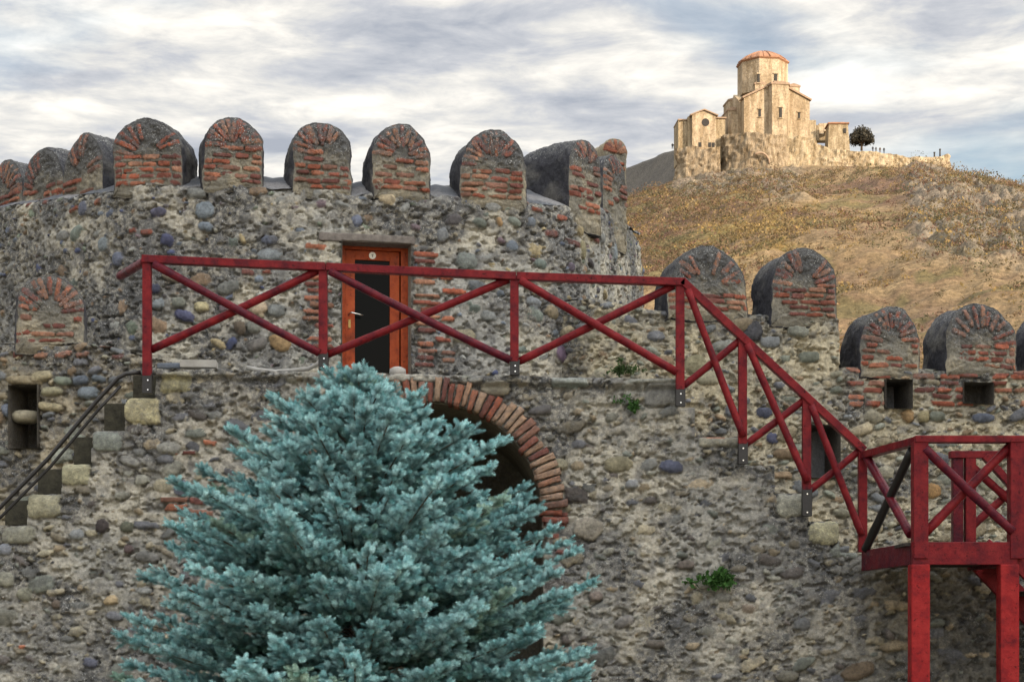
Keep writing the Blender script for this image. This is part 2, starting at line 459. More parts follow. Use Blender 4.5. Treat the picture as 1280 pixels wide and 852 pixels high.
# ------------------------------------------------------------------ merlons
def merlon(parent, uL, uR, vtop, vbase, D, yaw, depth, seed, brick=1.0, dark=.5, mat=None, drop=.12, arch=.55, rise=.0, soot=1.0, setback=.055):
    rng = np.random.default_rng(seed)
    th = math.radians(yaw); uc = (uL + uR) / 2
    view = math.atan((uc - 640) / F)
    w = abs(uR - uL) / F * D / max(.25, math.cos(th + view)) / 2
    H = (vbase - vtop) / F * D
    ht = min(w * arch * 2, H * .8); hs = H - ht
    c = P(uc, vbase, D)
    n = np.array([math.sin(th), -math.cos(th), 0]); c = c - n * setback; ex = np.array([math.cos(th), math.sin(th), 0]); ez = np.array([0, 0, 1.])
    # closed profile
    side = np.linspace(-drop, hs, max(8, int((hs + drop) / .014)), endpoint=False)
    na = int((w + ht) * 1.6 / .014)
    ang = np.linspace(0, math.pi, na, endpoint=False)
    pw = rng.uniform(.86, 1.1)
    ax = w * np.sign(np.cos(ang)) * np.abs(np.cos(ang)) ** pw; az = hs + ht * np.sin(ang) ** rng.uniform(.92, 1.05)
    nb = int(2 * w / .03)
    bx = np.linspace(-w, w, nb, endpoint=False)
    px = np.r_[np.full(len(side), w), ax, np.full(len(side), -w), bx]
    pz = np.r_[side, az, side[::-1] + (side[1] - side[0]), np.full(nb, -drop)]
    n_ = len(px)
    arc = np.r_[0, np.cumsum(np.hypot(np.diff(px), np.diff(pz)))]
    # outward normals
    tx, tz = np.roll(px, -1) - np.roll(px, 1), np.roll(pz, -1) - np.roll(pz, 1); l = np.hypot(tx, tz) + 1e-9
    ox, oz = tz / l, -tx / l
    K = 44; rr = np.linspace(0.0003, 1, K) ** .8
    cx, cz = 0, H * .42
    fx = cx + rr[:, None] * (px[None] - cx); fz = cz + rr[:, None] * (pz[None] - cz)
    Fd = Field(fx, fz)
    base = fbm(fx + seed, fz, .35, seed, 4)
    Fd.h[:] = .05 * (base - .5) + .06 * (fbm(fx, fz * 1.4, .07, seed + 2, 4) - .5)
    grey = C(.19, .18, .15); tan = C(.30, .27, .205); drk = C(.05, .05, .052)
    t = fbm(fx + 3, fz, .25, seed + 3, 4)
    Fd.col[:] = mixc(np.broadcast_to(grey, fx.shape + (3,)), np.broadcast_to(tan, fx.shape + (3,)), sstep(.42, .7, t))
    up = sstep(hs * .45, hs + ht * .62, fz + .12 * (fbm(fx, fz, .15, seed + 8, 3) - .5))
    Fd.col[:] = mixc(Fd.col, np.broadcast_to(drk, fx.shape + (3,)), np.clip(up * .95 * soot + dark * .35 * sstep(.5, .65, fbm(fx, fz, .2, seed + 9, 4)), 0, 1))
    Fd.lich[:] = np.clip(.15 + up * 1.0, 0, 1) * soot
    # brick courses, broken by patches of mortar
    gone = lambda x, z: fbm(np.array([x + seed * 3.1]), np.array([z]), .22, seed + 50, 3)[0] > .67 + .14 * (brick - 1)
    zc = .035
    while zc < hs + .03:
        x = -w + rng.uniform(-.1, .0)
        while x < w - .04:
            L = rng.uniform(.13, .30); x0, x1 = max(x, -w + .005), min(x + L, w - .005)
            if x1 - x0 > .05 and not gone((x0 + x1) / 2, zc) and rng.uniform() < .58 + .42 * brick:
                Fd.brick((x0 + x1) / 2, zc + rng.normal(0, .006), (x1 - x0) * .97, rng.uniform(.044, .060), rng.normal(0, .025), .008, .012, None, rng, .5, .16)
            x += L + rng.uniform(.008, .03)
        zc += rng.uniform(.070, .088)
    nf = int(rng.integers(11, 15))
    for k in range(nf):
        a = math.pi * (k + .5 + rng.normal(0, .10)) / nf
        r0 = rng.uniform(.66, .76)
        if gone(w * r0 * math.cos(a) * 1.3, hs + ht * r0) or rng.uniform() > .58 + .38 * brick: continue
        Fd.brick(w * r0 * math.cos(a), hs + ht * r0 * math.sin(a), rng.uniform(.20, .34), rng.uniform(.045, .066), a + rng.normal(0, .06), .008, .008, None, rng, .8, .18)
    # side rows
    M = max(6, int(depth / .016))
    dd = np.linspace(0, depth, M + 1)[1:]
    A2, D2 = np.meshgrid(arc, dd)
    onoise = lambda a, d: .075 * (fbm(a + seed, d, .30, seed + 20, 4) - .5) + .03 * (fbm(a, d * 2.5, .08, seed + 21, 3) - .5)
    e0 = onoise(arc, np.zeros_like(arc))
    edge_round = .02
    V = []
    wt = sstep(.5, 1, rr)[:, None]
    f3x = fx + ox[None] * (e0[None] - edge_round) * wt
    f3z = fz + oz[None] * (e0[None] - edge_round) * wt
    hh = Fd.h * (1 - rr[:, None] ** 10) - .035 * rr[:, None] ** 14
    for arrx, arrz, dep in ((f3x, f3z, -hh),):
        V.append(c[None, None] + arrx[..., None] * ex + arrz[..., None] * ez - dep[..., None] * n)
    es = onoise(A2, D2) - edge_round * np.exp(-D2 / .03)
    sx = px[None] + ox[None] * es; sz = pz[None] + oz[None] * es + rise * D2
    dep = D2 + .02 * (fbm(A2, D2, .2, seed, 2) - .5) * (D2 > .05) + .035 * np.exp(-D2 / .02)
    V.append(c[None, None] + sx[..., None] * ex + sz[..., None] * ez - dep[..., None] * n)
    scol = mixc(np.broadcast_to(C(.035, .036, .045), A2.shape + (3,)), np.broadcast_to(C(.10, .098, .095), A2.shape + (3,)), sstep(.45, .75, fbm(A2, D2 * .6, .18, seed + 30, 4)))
    if soot < .6: scol = scol * .3 + C(.34, .29, .20) * .8
    slich = np.broadcast_to(sstep(.15, .8, oz)[None] * .9 + .08, A2.shape) * soot
    V = np.vstack(V); col = np.vstack([Fd.col, scol]); li = np.vstack([Fd.lich, slich])
    # closing rows: a centre at the front, a back face
    nr = V.shape[0]
    back = V[-1].mean(0); Vb = back[None] + (V[-1] - back[None]) * .02
    V = np.vstack([V, Vb[None]]); col = np.vstack([col, col[-1:]]); li = np.vstack([li, li[-1:]])
    f = grid_faces(V.shape[0], n_, None, True)[:, ::-1]
    return np_mesh('merlon', V, f, mat or M_MERLON, parent, True, col, li)

# ================================================================== TOWER
TOWER_PTS = [(-190, 25.5), (-60, 23.6), (0, 22.6), (60, 21.6), (125, 20.75), (180, 20.42), (287, 20.45), (395, 20.6), (496, 20.8), (612, 21.05),
             (680, 21.25), (722, 21.75), (755, 22.6), (783, 24.0), (799, 25.6), (804, 27.2)]
tower = empty('stone_tower', (-2.3, 24.5, 0))
tag(tower, 'large rounded rubble stone tower with a battlemented top and an orange glazed door', 'tower')
TW = Wall(TOWER_PTS, 3.2, 7.35)
TW.set_top([(-190, 292), (-60, 268), (0, 258), (60, 248), (130, 238), (180, 226), (232, 232), (287, 226), (340, 236), (395, 232), (445, 243), (496, 236), (550, 244), (612, 246), (690, 254), (760, 262), (803, 292)], .03)
U_, Z_ = TW.U, TW.Z
TW.ground_noise(C(.42, .40, .34), C(.28, .28, .265), C(.125, .128, .13), 1.0, 11)
# lichen crust: heavier toward the top and to the left
pxg = np.broadcast_to(TW.px[None], U_.shape)
near_top = np.exp(-np.clip(TW.top[None] - Z_, 0, 9) / .45)
lf = fbm(U_, Z_, .55, 71, 5)
TW.lich[:] = np.clip(sstep(.42, .70, lf + near_top * .10 + sstep(330, 60, pxg) * .13), 0, 1)
TW.col[:] = mixc(TW.col, np.broadcast_to(C(.085, .085, .09), TW.col.shape), TW.lich * .5)
DH = TW.rect_hole(427, 301, 513, 560)
# brick jambs beside the door, and scattered brick
for k in range(17):
    v = 318 + k * 8.6
    if k % 7 != 5: TW.px_brick(533 + R.normal(0, 3), v, R.uniform(20, 34), R.uniform(5, 6.5), R.normal(0, .03))
    if R.uniform() < .6: TW.px_brick(561 + R.normal(0, 4), v + 3, R.uniform(14, 26), 5.5, R.normal(0, .05))
    if R.uniform() < .75: TW.px_brick(398 + R.normal(0, 5), v - 6, R.uniform(22, 36), R.uniform(5, 6.5), R.normal(0, .03))
for (u, v, w, h) in [(690, 292, 28, 8), (718, 304, 30, 7), (742, 258, 24, 6), (702, 272, 20, 7), (760, 262, 16, 6), (166, 288, 12, 6), (184, 290, 16, 6), (395, 308, 24, 6),
                     (310, 340, 16, 7), (333, 340, 12, 6), (745, 300, 16, 6), (122, 252, 12, 7), (92, 262, 18, 5), (55, 252, 12, 7), (34, 255, 10, 6), (672, 262, 14, 6), (630, 252, 20, 6), (655, 252, 16, 5)]:
    TW.px_brick(u, v, w, h, R.normal(0, .1))
for (u, v, w, h, c) in [(209, 300, 17, 16, (.05, .06, .15)), (256, 262, 24, 22, (.16, .21, .26)), (257, 283, 18, 12, (.15, .2, .26)), (104, 261, 18, 18, (.12, .14, .22)),
                        (129, 305, 16, 18, (.2, .26, .30)), (147, 323, 16, 18, (.12, .15, .24)), (198, 265, 22, 12, (.09, .09, .16)), (335, 300, 18, 12, (.09, .11, .17)),
                        (338, 318, 32, 16, (.20, .24, .27)), (340, 300, 16, 12, (.10, .11, .14)), (245, 241, 22, 14, (.19, .2, .19)), (484, 248, 22, 16, (.42, .33, .18)),
                        (446, 276, 14, 14, (.12, .15, .24)), (553, 294, 15, 18, (.2, .22, .24)), (583, 326, 26, 22, (.17, .2, .19)), (600, 278, 18, 11, (.15, .18, .15)),
                        (624, 277, 8, 12, (.35, .2, .06)), (728, 312, 15, 24, (.26, .23, .11)), (768, 316, 12, 26, (.22, .27, .30)), (643, 277, 18, 10, (.2, .24, .2)),
                        (664, 278, 12, 12, (.16, .2, .26)), (703, 443, 26, 20, (.17, .10, .19)), (345, 388, 22, 16, (.17, .19, .19)), (286, 359, 30, 16, (.15, .16, .15)),
                        (231, 395, 26, 14, (.07, .08, .18)), (252, 383, 18, 14, (.42, .36, .16)), (300, 410, 16, 18, (.12, .09, .06)), (317, 408, 18, 16, (.2, .21, .18)),
                        (350, 428, 26, 20, (.33, .2, .06)), (322, 430, 26, 14, (.15, .14, .13)), (194, 361, 13, 13, (.05, .06, .12)), (197, 380, 18, 12, (.18, .22, .25)),
                        (323, 385, 24, 16, (.40, .30, .18)), (224, 378, 18, 14, (.20, .22, .18)), (580, 420, 30, 18, (.26, .23, .14)), (611, 395, 20, 14, (.2, .22, .22)),
                        (690, 390, 24, 16, (.28, .22, .12)), (668, 378, 20, 14, (.2, .23, .26)), (676, 330, 18, 12, (.14, .19, .17)), (714, 334, 12, 12, (.12, .09, .14)),
                        (752, 383, 26, 18, (.24, .21, .14)), (596, 358, 22, 14, (.13, .15, .17)), (268, 408, 16, 12, (.2, .21, .2)), (215, 345, 22, 14, (.24, .2, .13))]:
    c = np.array(c); c = c * .65 + c.mean() * .35; TW.px_stone(u, v, w, h, c * .85, R.normal(0, .25), .032)
TW.rubble(2600, .018, .135, PAL_T, .036, -.006, .022, (.45, .85), .4, seed=5, dens=lambda u, z: .62, edge=.2)
TW.rubble(2600, .012, .045, PAL_T + PAL_S, .022, .0, .016, (.4, .8), .5, (1.7, 2.4), seed=6, dens=lambda u, z: .7, edge=.3)
TW.build('wall', M_TOWER, tower)
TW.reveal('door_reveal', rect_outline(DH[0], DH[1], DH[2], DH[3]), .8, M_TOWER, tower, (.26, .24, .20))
# sloping sill behind the parapet edge and the inner wall
def sill(W, parent, depth, rise, down, name='parapet_top', i0=0, i1=None, step=3, mat=M_TOWER):
    sl = slice(i0, i1, step)
    X, Y, nx, ny, T, A = W.X[sl], W.Y[sl], W.nx[sl], W.ny[sl], W.top[sl], W.u1[sl]
    rows = []; K = 16
    for k in range(K + 1):
        d = depth * k / K
        q = .04 * (fbm(A, np.full_like(A, d), .22, 77, 4) - .5) * min(1, k / 2)
        rows.append(np.stack([X - nx * (d + .03), Y - ny * (d + .03), T - .012 + rise * k / K + q], -1))
    for k in range(1, 6):
        rows.append(np.stack([X - nx * depth, Y - ny * depth, T + rise - down * k / 5], -1))
    V = np.array(rows)
    c = mixc(np.broadcast_to(C(.10, .11, .13), V.shape), np.broadcast_to(C(.22, .22, .23), V.shape), sstep(.4, .7, fbm(V[..., 0], V[..., 1], .3, 5, 4)))
    f = grid_faces(V.shape[0], V.shape[1])
    return np_mesh(name, V, f, mat, parent, True, c, np.full(V.shape[:2], .25))
sill(TW, tower, .62, .30, 3.0)
# plain foot of the tower below the landing
fbx = TW.X[::20]
fb = np.stack([np.stack([TW.X[::20], TW.Y[::20], np.full(len(TW.X[::20]), z)], -1) for z in (0, 1.2, 2.3, 3.3)])
np_mesh('wall_foot', fb + np.array([0, .03, 0]), grid_faces(4, fb.shape[1]), M_TOWER, tower, True, np.full(fb.shape, .26) * C(1, .95, .8), np.full(fb.shape[:2], .35))
# far side of the tower, coarse
rear = [(2.0, 27.2), (1.2, 29.6), (-1.2, 31.2), (-4.5, 31.4), (-7.6, 29.8), (-9.4, 27.6), (-9.62, 25.5)]
rv = []
for x, y in rear: rv += [(x, y, 0), (x, y, 7.0)]
rv = np.array(rv).reshape(len(rear), 2, 3).transpose(1, 0, 2)
np_mesh('rear_wall', rv, grid_faces(2, len(rear)), M_TOWER, tower, False, np.full(rv.shape, .2), np.full(rv.shape[:2], .4))

for a in [(136, 224, 143, 230, 20.42, -6, .66, 101, 1.0, .7, None, .12, .55, .0, 1.0, .09), (254, 330, 142, 228, 20.42, 13, .62, 102, 1.1, .4), (365, 441, 150, 236, 20.57, 15, .64, 103, 1.0, .4),
          (466, 541, 154, 238, 20.74, 15, .64, 104, 1.1, .4), (576, 662, 160, 248, 21.0, 14, .64, 105, 1.1, .3), (724, 764, 172, 264, 21.85, 50, .85, 106, .5, .2, None, .25, .55, .0, 1.0, .12),
          (768, 798, 190, 282, 23.3, 62, .7, 107, .5, .2, None, .3, .55, .0, 1.0, .14), (66, 116, 164, 252, 21.40, -46, .80, 108, .7, .9, None, .2, .55, .0, 1.0, .10), (16, 66, 181, 262, 22.2, -46, .8, 109, .7, .9, None, .2, .55, .0, 1.0, .10),
          (-26, 16, 198, 272, 23.0, -46, .7, 110, .5, .9, None, .2, .55, .0, 1.0, .10), (-60, -30, 222, 276, 23.8, -46, .6, 111, .5, .9)]:
    merlon(tower, *a)
merlon(tower, 757, 787, 172, 250, 27.0, 20, .8, 120, .2, .0, soot=.15, arch=.5)

# lintel and door
def frame_axes(W, U):
    X = np.interp(U, W.u1, W.X); Y = np.interp(U, W.u1, W.Y)
    nx, ny = np.interp(U, W.u1, W.nx), np.interp(U, W.u1, W.ny)
    return Vector((X, Y, 0)), Vector((nx, ny, 0)), Vector((-ny, nx, 0))
Uc = (DH[0] + DH[1]) / 2; o, dn, dx = frame_axes(TW, Uc)
from mathutils import Matrix
drot = Matrix((dx, -dn, Vector((0, 0, 1)))).transposed()
W2 = (DH[1] - DH[0]) / 2; ztop = DH[3]; zbot = EYE + (HZ - 466) / F * 17.6 - .05
def dbox(mb, x0, x1, z0, z1, y0, y1, bevel=.004):
    """box in door axes: x along wall, y outwards"""
    c = o + dx * ((x0 + x1) / 2) + dn * ((y0 + y1) / 2) + Vector((0, 0, (z0 + z1) / 2))
    mb.box(c, (x1 - x0, abs(y1 - y0), z1 - z0), drot, bevel)
mb = MB(); dbox(mb, -W2 - .27, W2 + .05, ztop - .012, ztop + .085, -.22, .045, .015)
mb.build('lintel', M_GREYWOOD, tower)
mb = MB()
for (x0, x1, z0, z1) in ((-W2 - .02, -W2 + .065, zbot, ztop), (W2 - .085, W2 + .02, zbot, ztop), (-W2 + .065, W2 - .085, ztop - .05, ztop)):
    dbox(mb, x0, x1, z0, z1, -.30, -.19)
door = mb.build('door', M_DOOR, tower)
xl, xr = -W2 + .068, W2 - .10; zt2 = ztop - .055
mb = MB()
dbox(mb, xl, xl + .115, zbot, zt2, -.27, -.215); dbox(mb, xr - .115, xr, zbot, zt2, -.27, -.215)
dbox(mb, xl + .115, xr - .115, zt2 - .11, zt2, -.27, -.217); dbox(mb, xl + .115, xr - .115, zbot, zbot + .16, -.27, -.217)
mb.build('leaf_frame', M_DOOR, door)
mb = MB(); dbox(mb, xl + .11, xr - .11, zbot + .15, zt2 - .10, -.258, -.243, .001)
mb.build('pane', M_GLASS, door)
mb = MB(); zh = EYE + (HZ - 389) / F * 20.75
dbox(mb, xl + .035, xl + .065, zh - .17, zh - .07, -.215, -.208, .002); mb.build('lock_plate', M_BRASS, door)
mb = MB(); a = o + dx * (xl + .05) + dn * -.205 + Vector((0, 0, zh))
mb.tube([a, a + dn * .05, a + dn * .06 + dx * .02, a + dn * .06 + dx * .15 + Vector((0, 0, -.025))], .010, 8); mb.build('handle', M_STEEL, door)
mb = MB(); b0 = o + dx * ((xl + xr) / 2) + Vector((0, 0, zt2 - .055)) + dn * -.215
mb.tube([b0, b0 + dn * .010], .042, 24); bd = mb.build('badge', M_WHITE, door)
mb = MB(); b1 = b0 + dn * .0115
mb.box(b1 + Vector((0, 0, .008)), (.022, .003, .010), drot, .001).box(b1 + Vector((0, 0, -.010)), (.010, .003, .018), drot, .001); mb.build('badge_mark', M_GREYWOOD, bd)

# ================================================================== RIGHT CURTAIN WALL
cw = empty('curtain_wall', (5.5, 21.6, 0))
tag(cw, 'stepped battlemented rubble wall running right from the tower, behind the stair railing', 'wall')
CWL = Wall([(676, 21.75), (735, 21.3), (800, 21.2), (1050, 21.5), (1340, 21.9)], 1.5, 5.75)
CWL.set_top([(676, 372), (742, 372), (815, 386), (1049, 396), (1051, 458), (1340, 464)], .02)
CWL.ground_noise(C(.40, .36, .265), C(.30, .28, .225), C(.17, .165, .15), 1.0, 41)
lf = fbm(CWL.U, CWL.Z, .5, 171, 5)
CWL.lich[:] = np.clip(sstep(.48, .76, lf + np.exp(-np.clip(CWL.top[None] - CWL.Z, 0, 9) / .2) * .16), 0, 1)
CWL.col[:] = mixc(CWL.col, np.broadcast_to(C(.10, .10, .10), CWL.col.shape), CWL.lich * .55)
holes = [CWL.rect_hole(1106, 474, 1139, 511), CWL.rect_hole(1203, 478, 1240, 505), CWL.rect_hole(1011, 531, 1049, 597)]
for (u0, u1, v0, v1, dd) in ((1060, 1110, 462, 505, .5), (1142, 1200, 470, 505, .75), (1242, 1330, 462, 512, .7), (1195, 1280, 460, 474, .5), (640, 700, 1, 2, 0)):
    v = v0
    while v < v1:
        u = u0
        while u < u1:
            L = R.uniform(16, 30)
            if R.uniform() < dd: CWL.px_brick(u + L / 2, v, L, R.uniform(5, 7), R.normal(0, .04))
            u += L + R.uniform(1, 6)
        v += 8.5
for (u, v, w, h, c) in [(1135, 520, 16, 18, (.27, .16, .05)), (1230, 522, 28, 12, (.08, .10, .15)), (1092, 520, 24, 16, (.24, .22, .15)), (1155, 521, 16, 14, (.26, .22, .10)),
                        (1011, 446, 26, 14, (.15, .17, .13)), (946, 592, 1, 1, (.2, .2, .2)), (998, 414, 28, 14, (.20, .21, .17)), (885, 472, 34, 18, (.30, .28, .18)),
                        (955, 515, 20, 14, (.06, .07, .12)), (942, 414, 24, 24, (.06, .062, .075)), (928, 405, 30, 18, (.22, .17, .10)), (868, 455, 30, 22, (.24, .22, .12)),
                        (965, 548, 16, 14, (.07, .08, .16)), (1166, 613, 20, 18, (.32, .17, .04)), (1107, 590, 24, 16, (.30, .28, .2)), (1240, 598, 40, 26, (.25, .26, .18)),
                        (830, 452, 28, 16, (.22, .15, .08)), (820, 420, 22, 14, (.13, .14, .16)), (905, 432, 30, 14, (.20, .21, .19)), (1172, 520, 22, 12, (.16, .18, .14))]:
    c = np.array(c); c = c * .7 + c.mean() * .3
    if w > 2: CWL.px_stone(u, v, w, h, c * .85, R.normal(0, .2), .032)
CWL.rubble(2400, .02, .16, PAL_C, .042, .0, .026, (.36, .62), .30, seed=15, dens=lambda u, z: .8, edge=.2)
CWL.rubble(1600, .012, .05, PAL_C, .024, .0, .016, (.35, .7), .4, (1.7, 2.4), seed=16, dens=lambda u, z: .75, edge=.3)
CWL.build('wall', M_TOWER, cw)
for nm, h, dp in zip(('embrasure', 'embrasure', 'niche'), holes, (.7, .35, .8)):
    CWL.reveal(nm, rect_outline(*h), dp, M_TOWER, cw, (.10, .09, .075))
_i = int(np.argmin(np.abs(CWL.px - 1050)))
sill(CWL, cw, .6, .06, 2.0, 'upper_parapet', 0, _i + 1, 3, M_TOWER)
sill(CWL, cw, .6, .04, 2.0, 'lower_parapet', _i + 1, None, 3, M_TOWER)
# the end face where the wall steps down
mb = MB(); xa, ya = CWL.X[_i], CWL.Y[_i]
mb.box((xa - .10, ya + .33, (CWL.top[_i - 2] + CWL.top[_i + 3]) / 2 - .03), (.16, .58, CWL.top[_i - 2] - CWL.top[_i + 3]), None, .02)
mb.build('step_end', mat_plain('step_end_stone', (.26, .235, .18), .9, 0, .5, 9, .02), cw)
for a in [(836, 937, 305, 388, 21.2, 10, .65, 201, .6, .9), (966, 1049, 309, 396, 21.38, 12, .65, 202, .9, .6), (1080, 1153, 382, 459, 21.5, 12, .65, 203, 1.1, .3),
          (1186, 1274, 377, 460, 21.68, 12, .65, 204, .9, .8), (1300, 1380, 382, 462, 21.85, 12, .65, 205, .9, .6)]:
    merlon(cw, *a)

# ================================================================== LEFT LOWER WALL
lw = empty('parapet_wall', (-5.5, 19.6, 0))
tag(lw, 'low rubble wall with one merlon and a slit window behind the left steps', 'wall')
LW = Wall([(-90, 19.5), (60, 19.3), (215, 19.3)], 1.5, 5.05)
LW.set_top([(-90, 426), (105, 428), (140, 432), (190, 446), (215, 452)], .02, 8)
LW.ground_noise(C(.40, .35, .255), C(.29, .265, .21), C(.15, .145, .13), 1.0, 61)
lf = fbm(LW.U, LW.Z, .5, 181, 5)
LW.lich[:] = np.clip(sstep(.46, .72, lf + np.exp(-np.clip(LW.top[None] - LW.Z, 0, 9) / .2) * .14), 0, 1)
LW.col[:] = mixc(LW.col, np.broadcast_to(C(.10, .10, .10), LW.col.shape), LW.lich * .5)
h1 = LW.rect_hole(13, 482, 49, 560)
for (u, v, w, h, c) in [(30, 475, 50, 12, (.22, .19, .13)), (110, 490, 26, 16, (.16, .19, .22)), (100, 475, 20, 12, (.10, .12, .15)), (78, 476, 22, 12, (.19, .22, .18)), (124, 473, 18, 9, (.10, .12, .14)), (52, 470, 26, 14, (.28, .25, .17)),
                        (64, 489, 30, 12, (.24, .23, .16)), (62, 508, 34, 12, (.34, .30, .2)), (10, 512, 20, 16, (.12, .14, .18))]:
    LW.px_stone(u, v, w, h, c, R.normal(0, .15))
for (u, v, w) in [(24, 442, 16), (78, 443, 22), (102, 443, 16), (50, 444, 18), (130, 430, 16), (147, 446, 14)]:
    LW.px_brick(u, v, w, 6.5, R.normal(.1, .1))
LW.rubble(800, .02, .15, PAL_C, .042, .0, .026, (.40, .7), .3, seed=25, dens=lambda u, z: .8, edge=.2)
LW.build('wall', M_TOWER, lw)
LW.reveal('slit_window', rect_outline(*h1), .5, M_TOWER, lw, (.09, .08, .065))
mb = MB(); c0 = P(31, 520, 19.45); mb.lathe(c0 - np.array([0, -.05, .07]), [(.10, 0), (.16, .03), (.17, .09), (.12, .13)], 12, .3, 1.0, True)
mb.build('slit_stone', mat_plain('slit_stone_grey', (.25, .23, .17), .9, 0, .5, 12, .02), lw)
sill(LW, lw, .6, .03, 2.0, 'wall_top', 0, None, 3, M_TOWER)
merlon(lw, 20, 106, 343, 429, 19.3, 14, .65, 301, 1.0, .1, soot=.75)

# ================================================================== STAIR BLOCK
sb = empty('stair_block', (0, 19, 0))
tag(sb, 'rubble stone landing with steps at both ends and a brick arch behind the spruce', 'stairs')
SW = Wall([(-130, 17.6), (1420, 17.6)], .75, 4.45, .0125, False)
prof = [(-130, 690), (-8, 690), (-7, 655), (33, 655), (34, 617), (75, 617), (76, 580), (113, 580), (114, 538), (155, 538), (156, 497), (193, 497), (194, 461), (286, 462),
        (420, 466), (560, 468), (640, 470), (804, 473), (848, 475), (849, 508), (869, 508), (870, 545), (931, 545), (932, 581), (969, 581), (970, 616), (1011, 616), (1012, 651),
        (1049, 651), (1050, 690), (1420, 692)]
SW.set_top(prof, .012, 9)
SW.ground_noise(C(.40, .38, .325), C(.29, .285, .26), C(.145, .145, .145), .95, 81)
sp = np.broadcast_to(SW.px[None], SW.U.shape); svv = HZ - (SW.Z - EYE) / 17.6 * F
lf = fbm(SW.U, SW.Z, .6, 191, 5)
SW.lich[:] = np.clip(sstep(.46, .76, lf + np.exp(-np.clip(SW.top[None] - SW.Z, 0, 9) / .22) * .14) + .5 * sstep(.55, .75, fbm(SW.U * 1.4, SW.Z, .3, 195, 4)), 0, 1)
# grey crust streak at the lower right and lower left, deck shadow painted into the wall colour under the platform
d1 = np.exp(-(((sp - 1010 - (svv - 600) * .12) / 55) ** 2)) * sstep(560, 640, svv) * sstep(790, 680, svv)
SW.lich[:] = np.clip(SW.lich + d1 * .9, 0, 1)
SW.col[:] = mixc(SW.col, np.broadcast_to(C(.12, .12, .12), SW.col.shape), SW.lich * .5)
deck_shade = sstep(1060, 1110, sp + 40 * (fbm(SW.U, SW.Z, .3, 44, 4) - .5)) * sstep(690, 712, svv + 30 * (fbm(SW.U, SW.Z, .3, 45, 4) - .5))
SW.col[:] = SW.col * (1 - .45 * deck_shade[..., None])
# arch opening
AU, AZ, _ = SW.at(537, 645)
PXM = 17.6 / F
RI, RO = 141 * PXM, 173 * PXM
zb = .75
inside = ((SW.U - AU) ** 2 + (SW.Z - AZ) ** 2 < RI ** 2) | ((np.abs(SW.U - AU) < RI) & (SW.Z < AZ))
SW.hole |= inside
for (u, v, w, h, c) in [(178, 513, 42, 32, (.36, .33, .21)), (134, 551, 36, 26, (.20, .22, .20)), (94, 592, 36, 28, (.30, .29, .20)), (56, 632, 40, 28, (.26, .25, .18)), (22, 668, 40, 22, (.22, .22, .18)),
                        (835, 491, 54, 32, (.20, .20, .19)), (836, 474, 60, 10, (.24, .25, .23)), (712, 478, 46, 12, (.22, .26, .25)), (1030, 666, 38, 28, (.40, .38, .25)), (990, 631, 38, 28, (.30, .30, .25)),
                        (905, 552, 60, 12, (.26, .25, .2)), (220, 478, 40, 26, (.30, .28, .17))]:
    SW.px_stone(u, v, w, h, c, 0, .03, 5, .012, .4)
for (u, v, w, h, c) in [(773, 580, 36, 20, (.24, .21, .10)), (840, 583, 30, 17, (.06, .075, .15)), (701, 580, 20, 14, (.22, .20, .11)), (676, 512, 30, 12, (.11, .105, .11)), (620, 485, 36, 18, (.24, .21, .13)),
                        (790, 605, 16, 12, (.20, .22, .24)), (228, 610, 24, 18, (.10, .12, .20)), (128, 657, 17, 17, (.06, .045, .045)), (159, 658, 18, 14, (.12, .13, .08)), (96, 668, 18, 14, (.22, .25, .27)),
                        (161, 686, 12, 12, (.10, .06, .06)), (139, 750, 18, 12, (.38, .26, .09)), (70, 755, 12, 12, (.13, .09, .06)), (113, 828, 18, 14, (.08, .09, .15)), (142, 770, 20, 12, (.14, .15, .18)), (1072, 838, 46, 22, (.15, .10, .05)),
                        (5, 686, 18, 14, (.2, .23, .30)), (8, 724, 22, 20, (.24, .24, .17)), (30, 742, 18, 18, (.20, .20, .13)), (858, 706, 22, 12, (.14, .11, .09)), (1003, 780, 22, 16, (.13, .14, .15)), (936, 760, 20, 12, (.2, .15, .1)),
                        (938, 747, 14, 10, (.10, .11, .13)), (904, 746, 20, 12, (.2, .2, .17)), (818, 804, 26, 12, (.13, .11, .09)), (780, 777, 24, 14, (.18, .17, .16)), (735, 660, 34, 30, (.25, .22, .16)), (692, 602, 20, 14, (.10, .09, .08)),
                        (182, 696, 30, 14, (.15, .15, .14)), (210, 560, 30, 14, (.22, .22, .19)), (163, 577, 26, 12, (.18, .18, .16)), (745, 745, 18, 12, (.20, .15, .12)), (985, 845, 26, 14, (.15, .14, .10))]:
    c = np.array(c); c = c * .55 + c.mean() * .45; SW.px_stone(u, v, w, h, c, R.normal(0, .2), .03)
for (u, v, w, h) in [(213, 564, 18, 6), (236, 566, 16, 5), (262, 553, 18, 6), (220, 624, 36, 7), (247, 626, 26, 7), (222, 634, 26, 8), (270, 600, 14, 5), (250, 640, 30, 7), (290, 655, 40, 8),
                     (692, 655, 28, 7), (688, 669, 22, 7), (700, 643, 20, 6), (893, 546, 28, 8), (668, 780, 24, 5), (705, 690, 22, 5), (28, 807, 8, 5)]:
    SW.px_brick(u, v, w, h, R.normal(0, .06))
SW.rubble(1700, .04, .15, PAL_S, .028, -.004, .024, (.35, .7), .30, (1.8, 2.8), seed=35, dens=lambda u, z: .8, edge=.30, lich=.5)
SW.rubble(4200, .012, .055, PAL_S, .026, -.002, .018, (.35, .75), .5, (1.6, 2.3), seed=36, dens=lambda u, z: .75, edge=.34, lich=.5)
SW.build('wall', M_STAIR, sb, (196, 846))
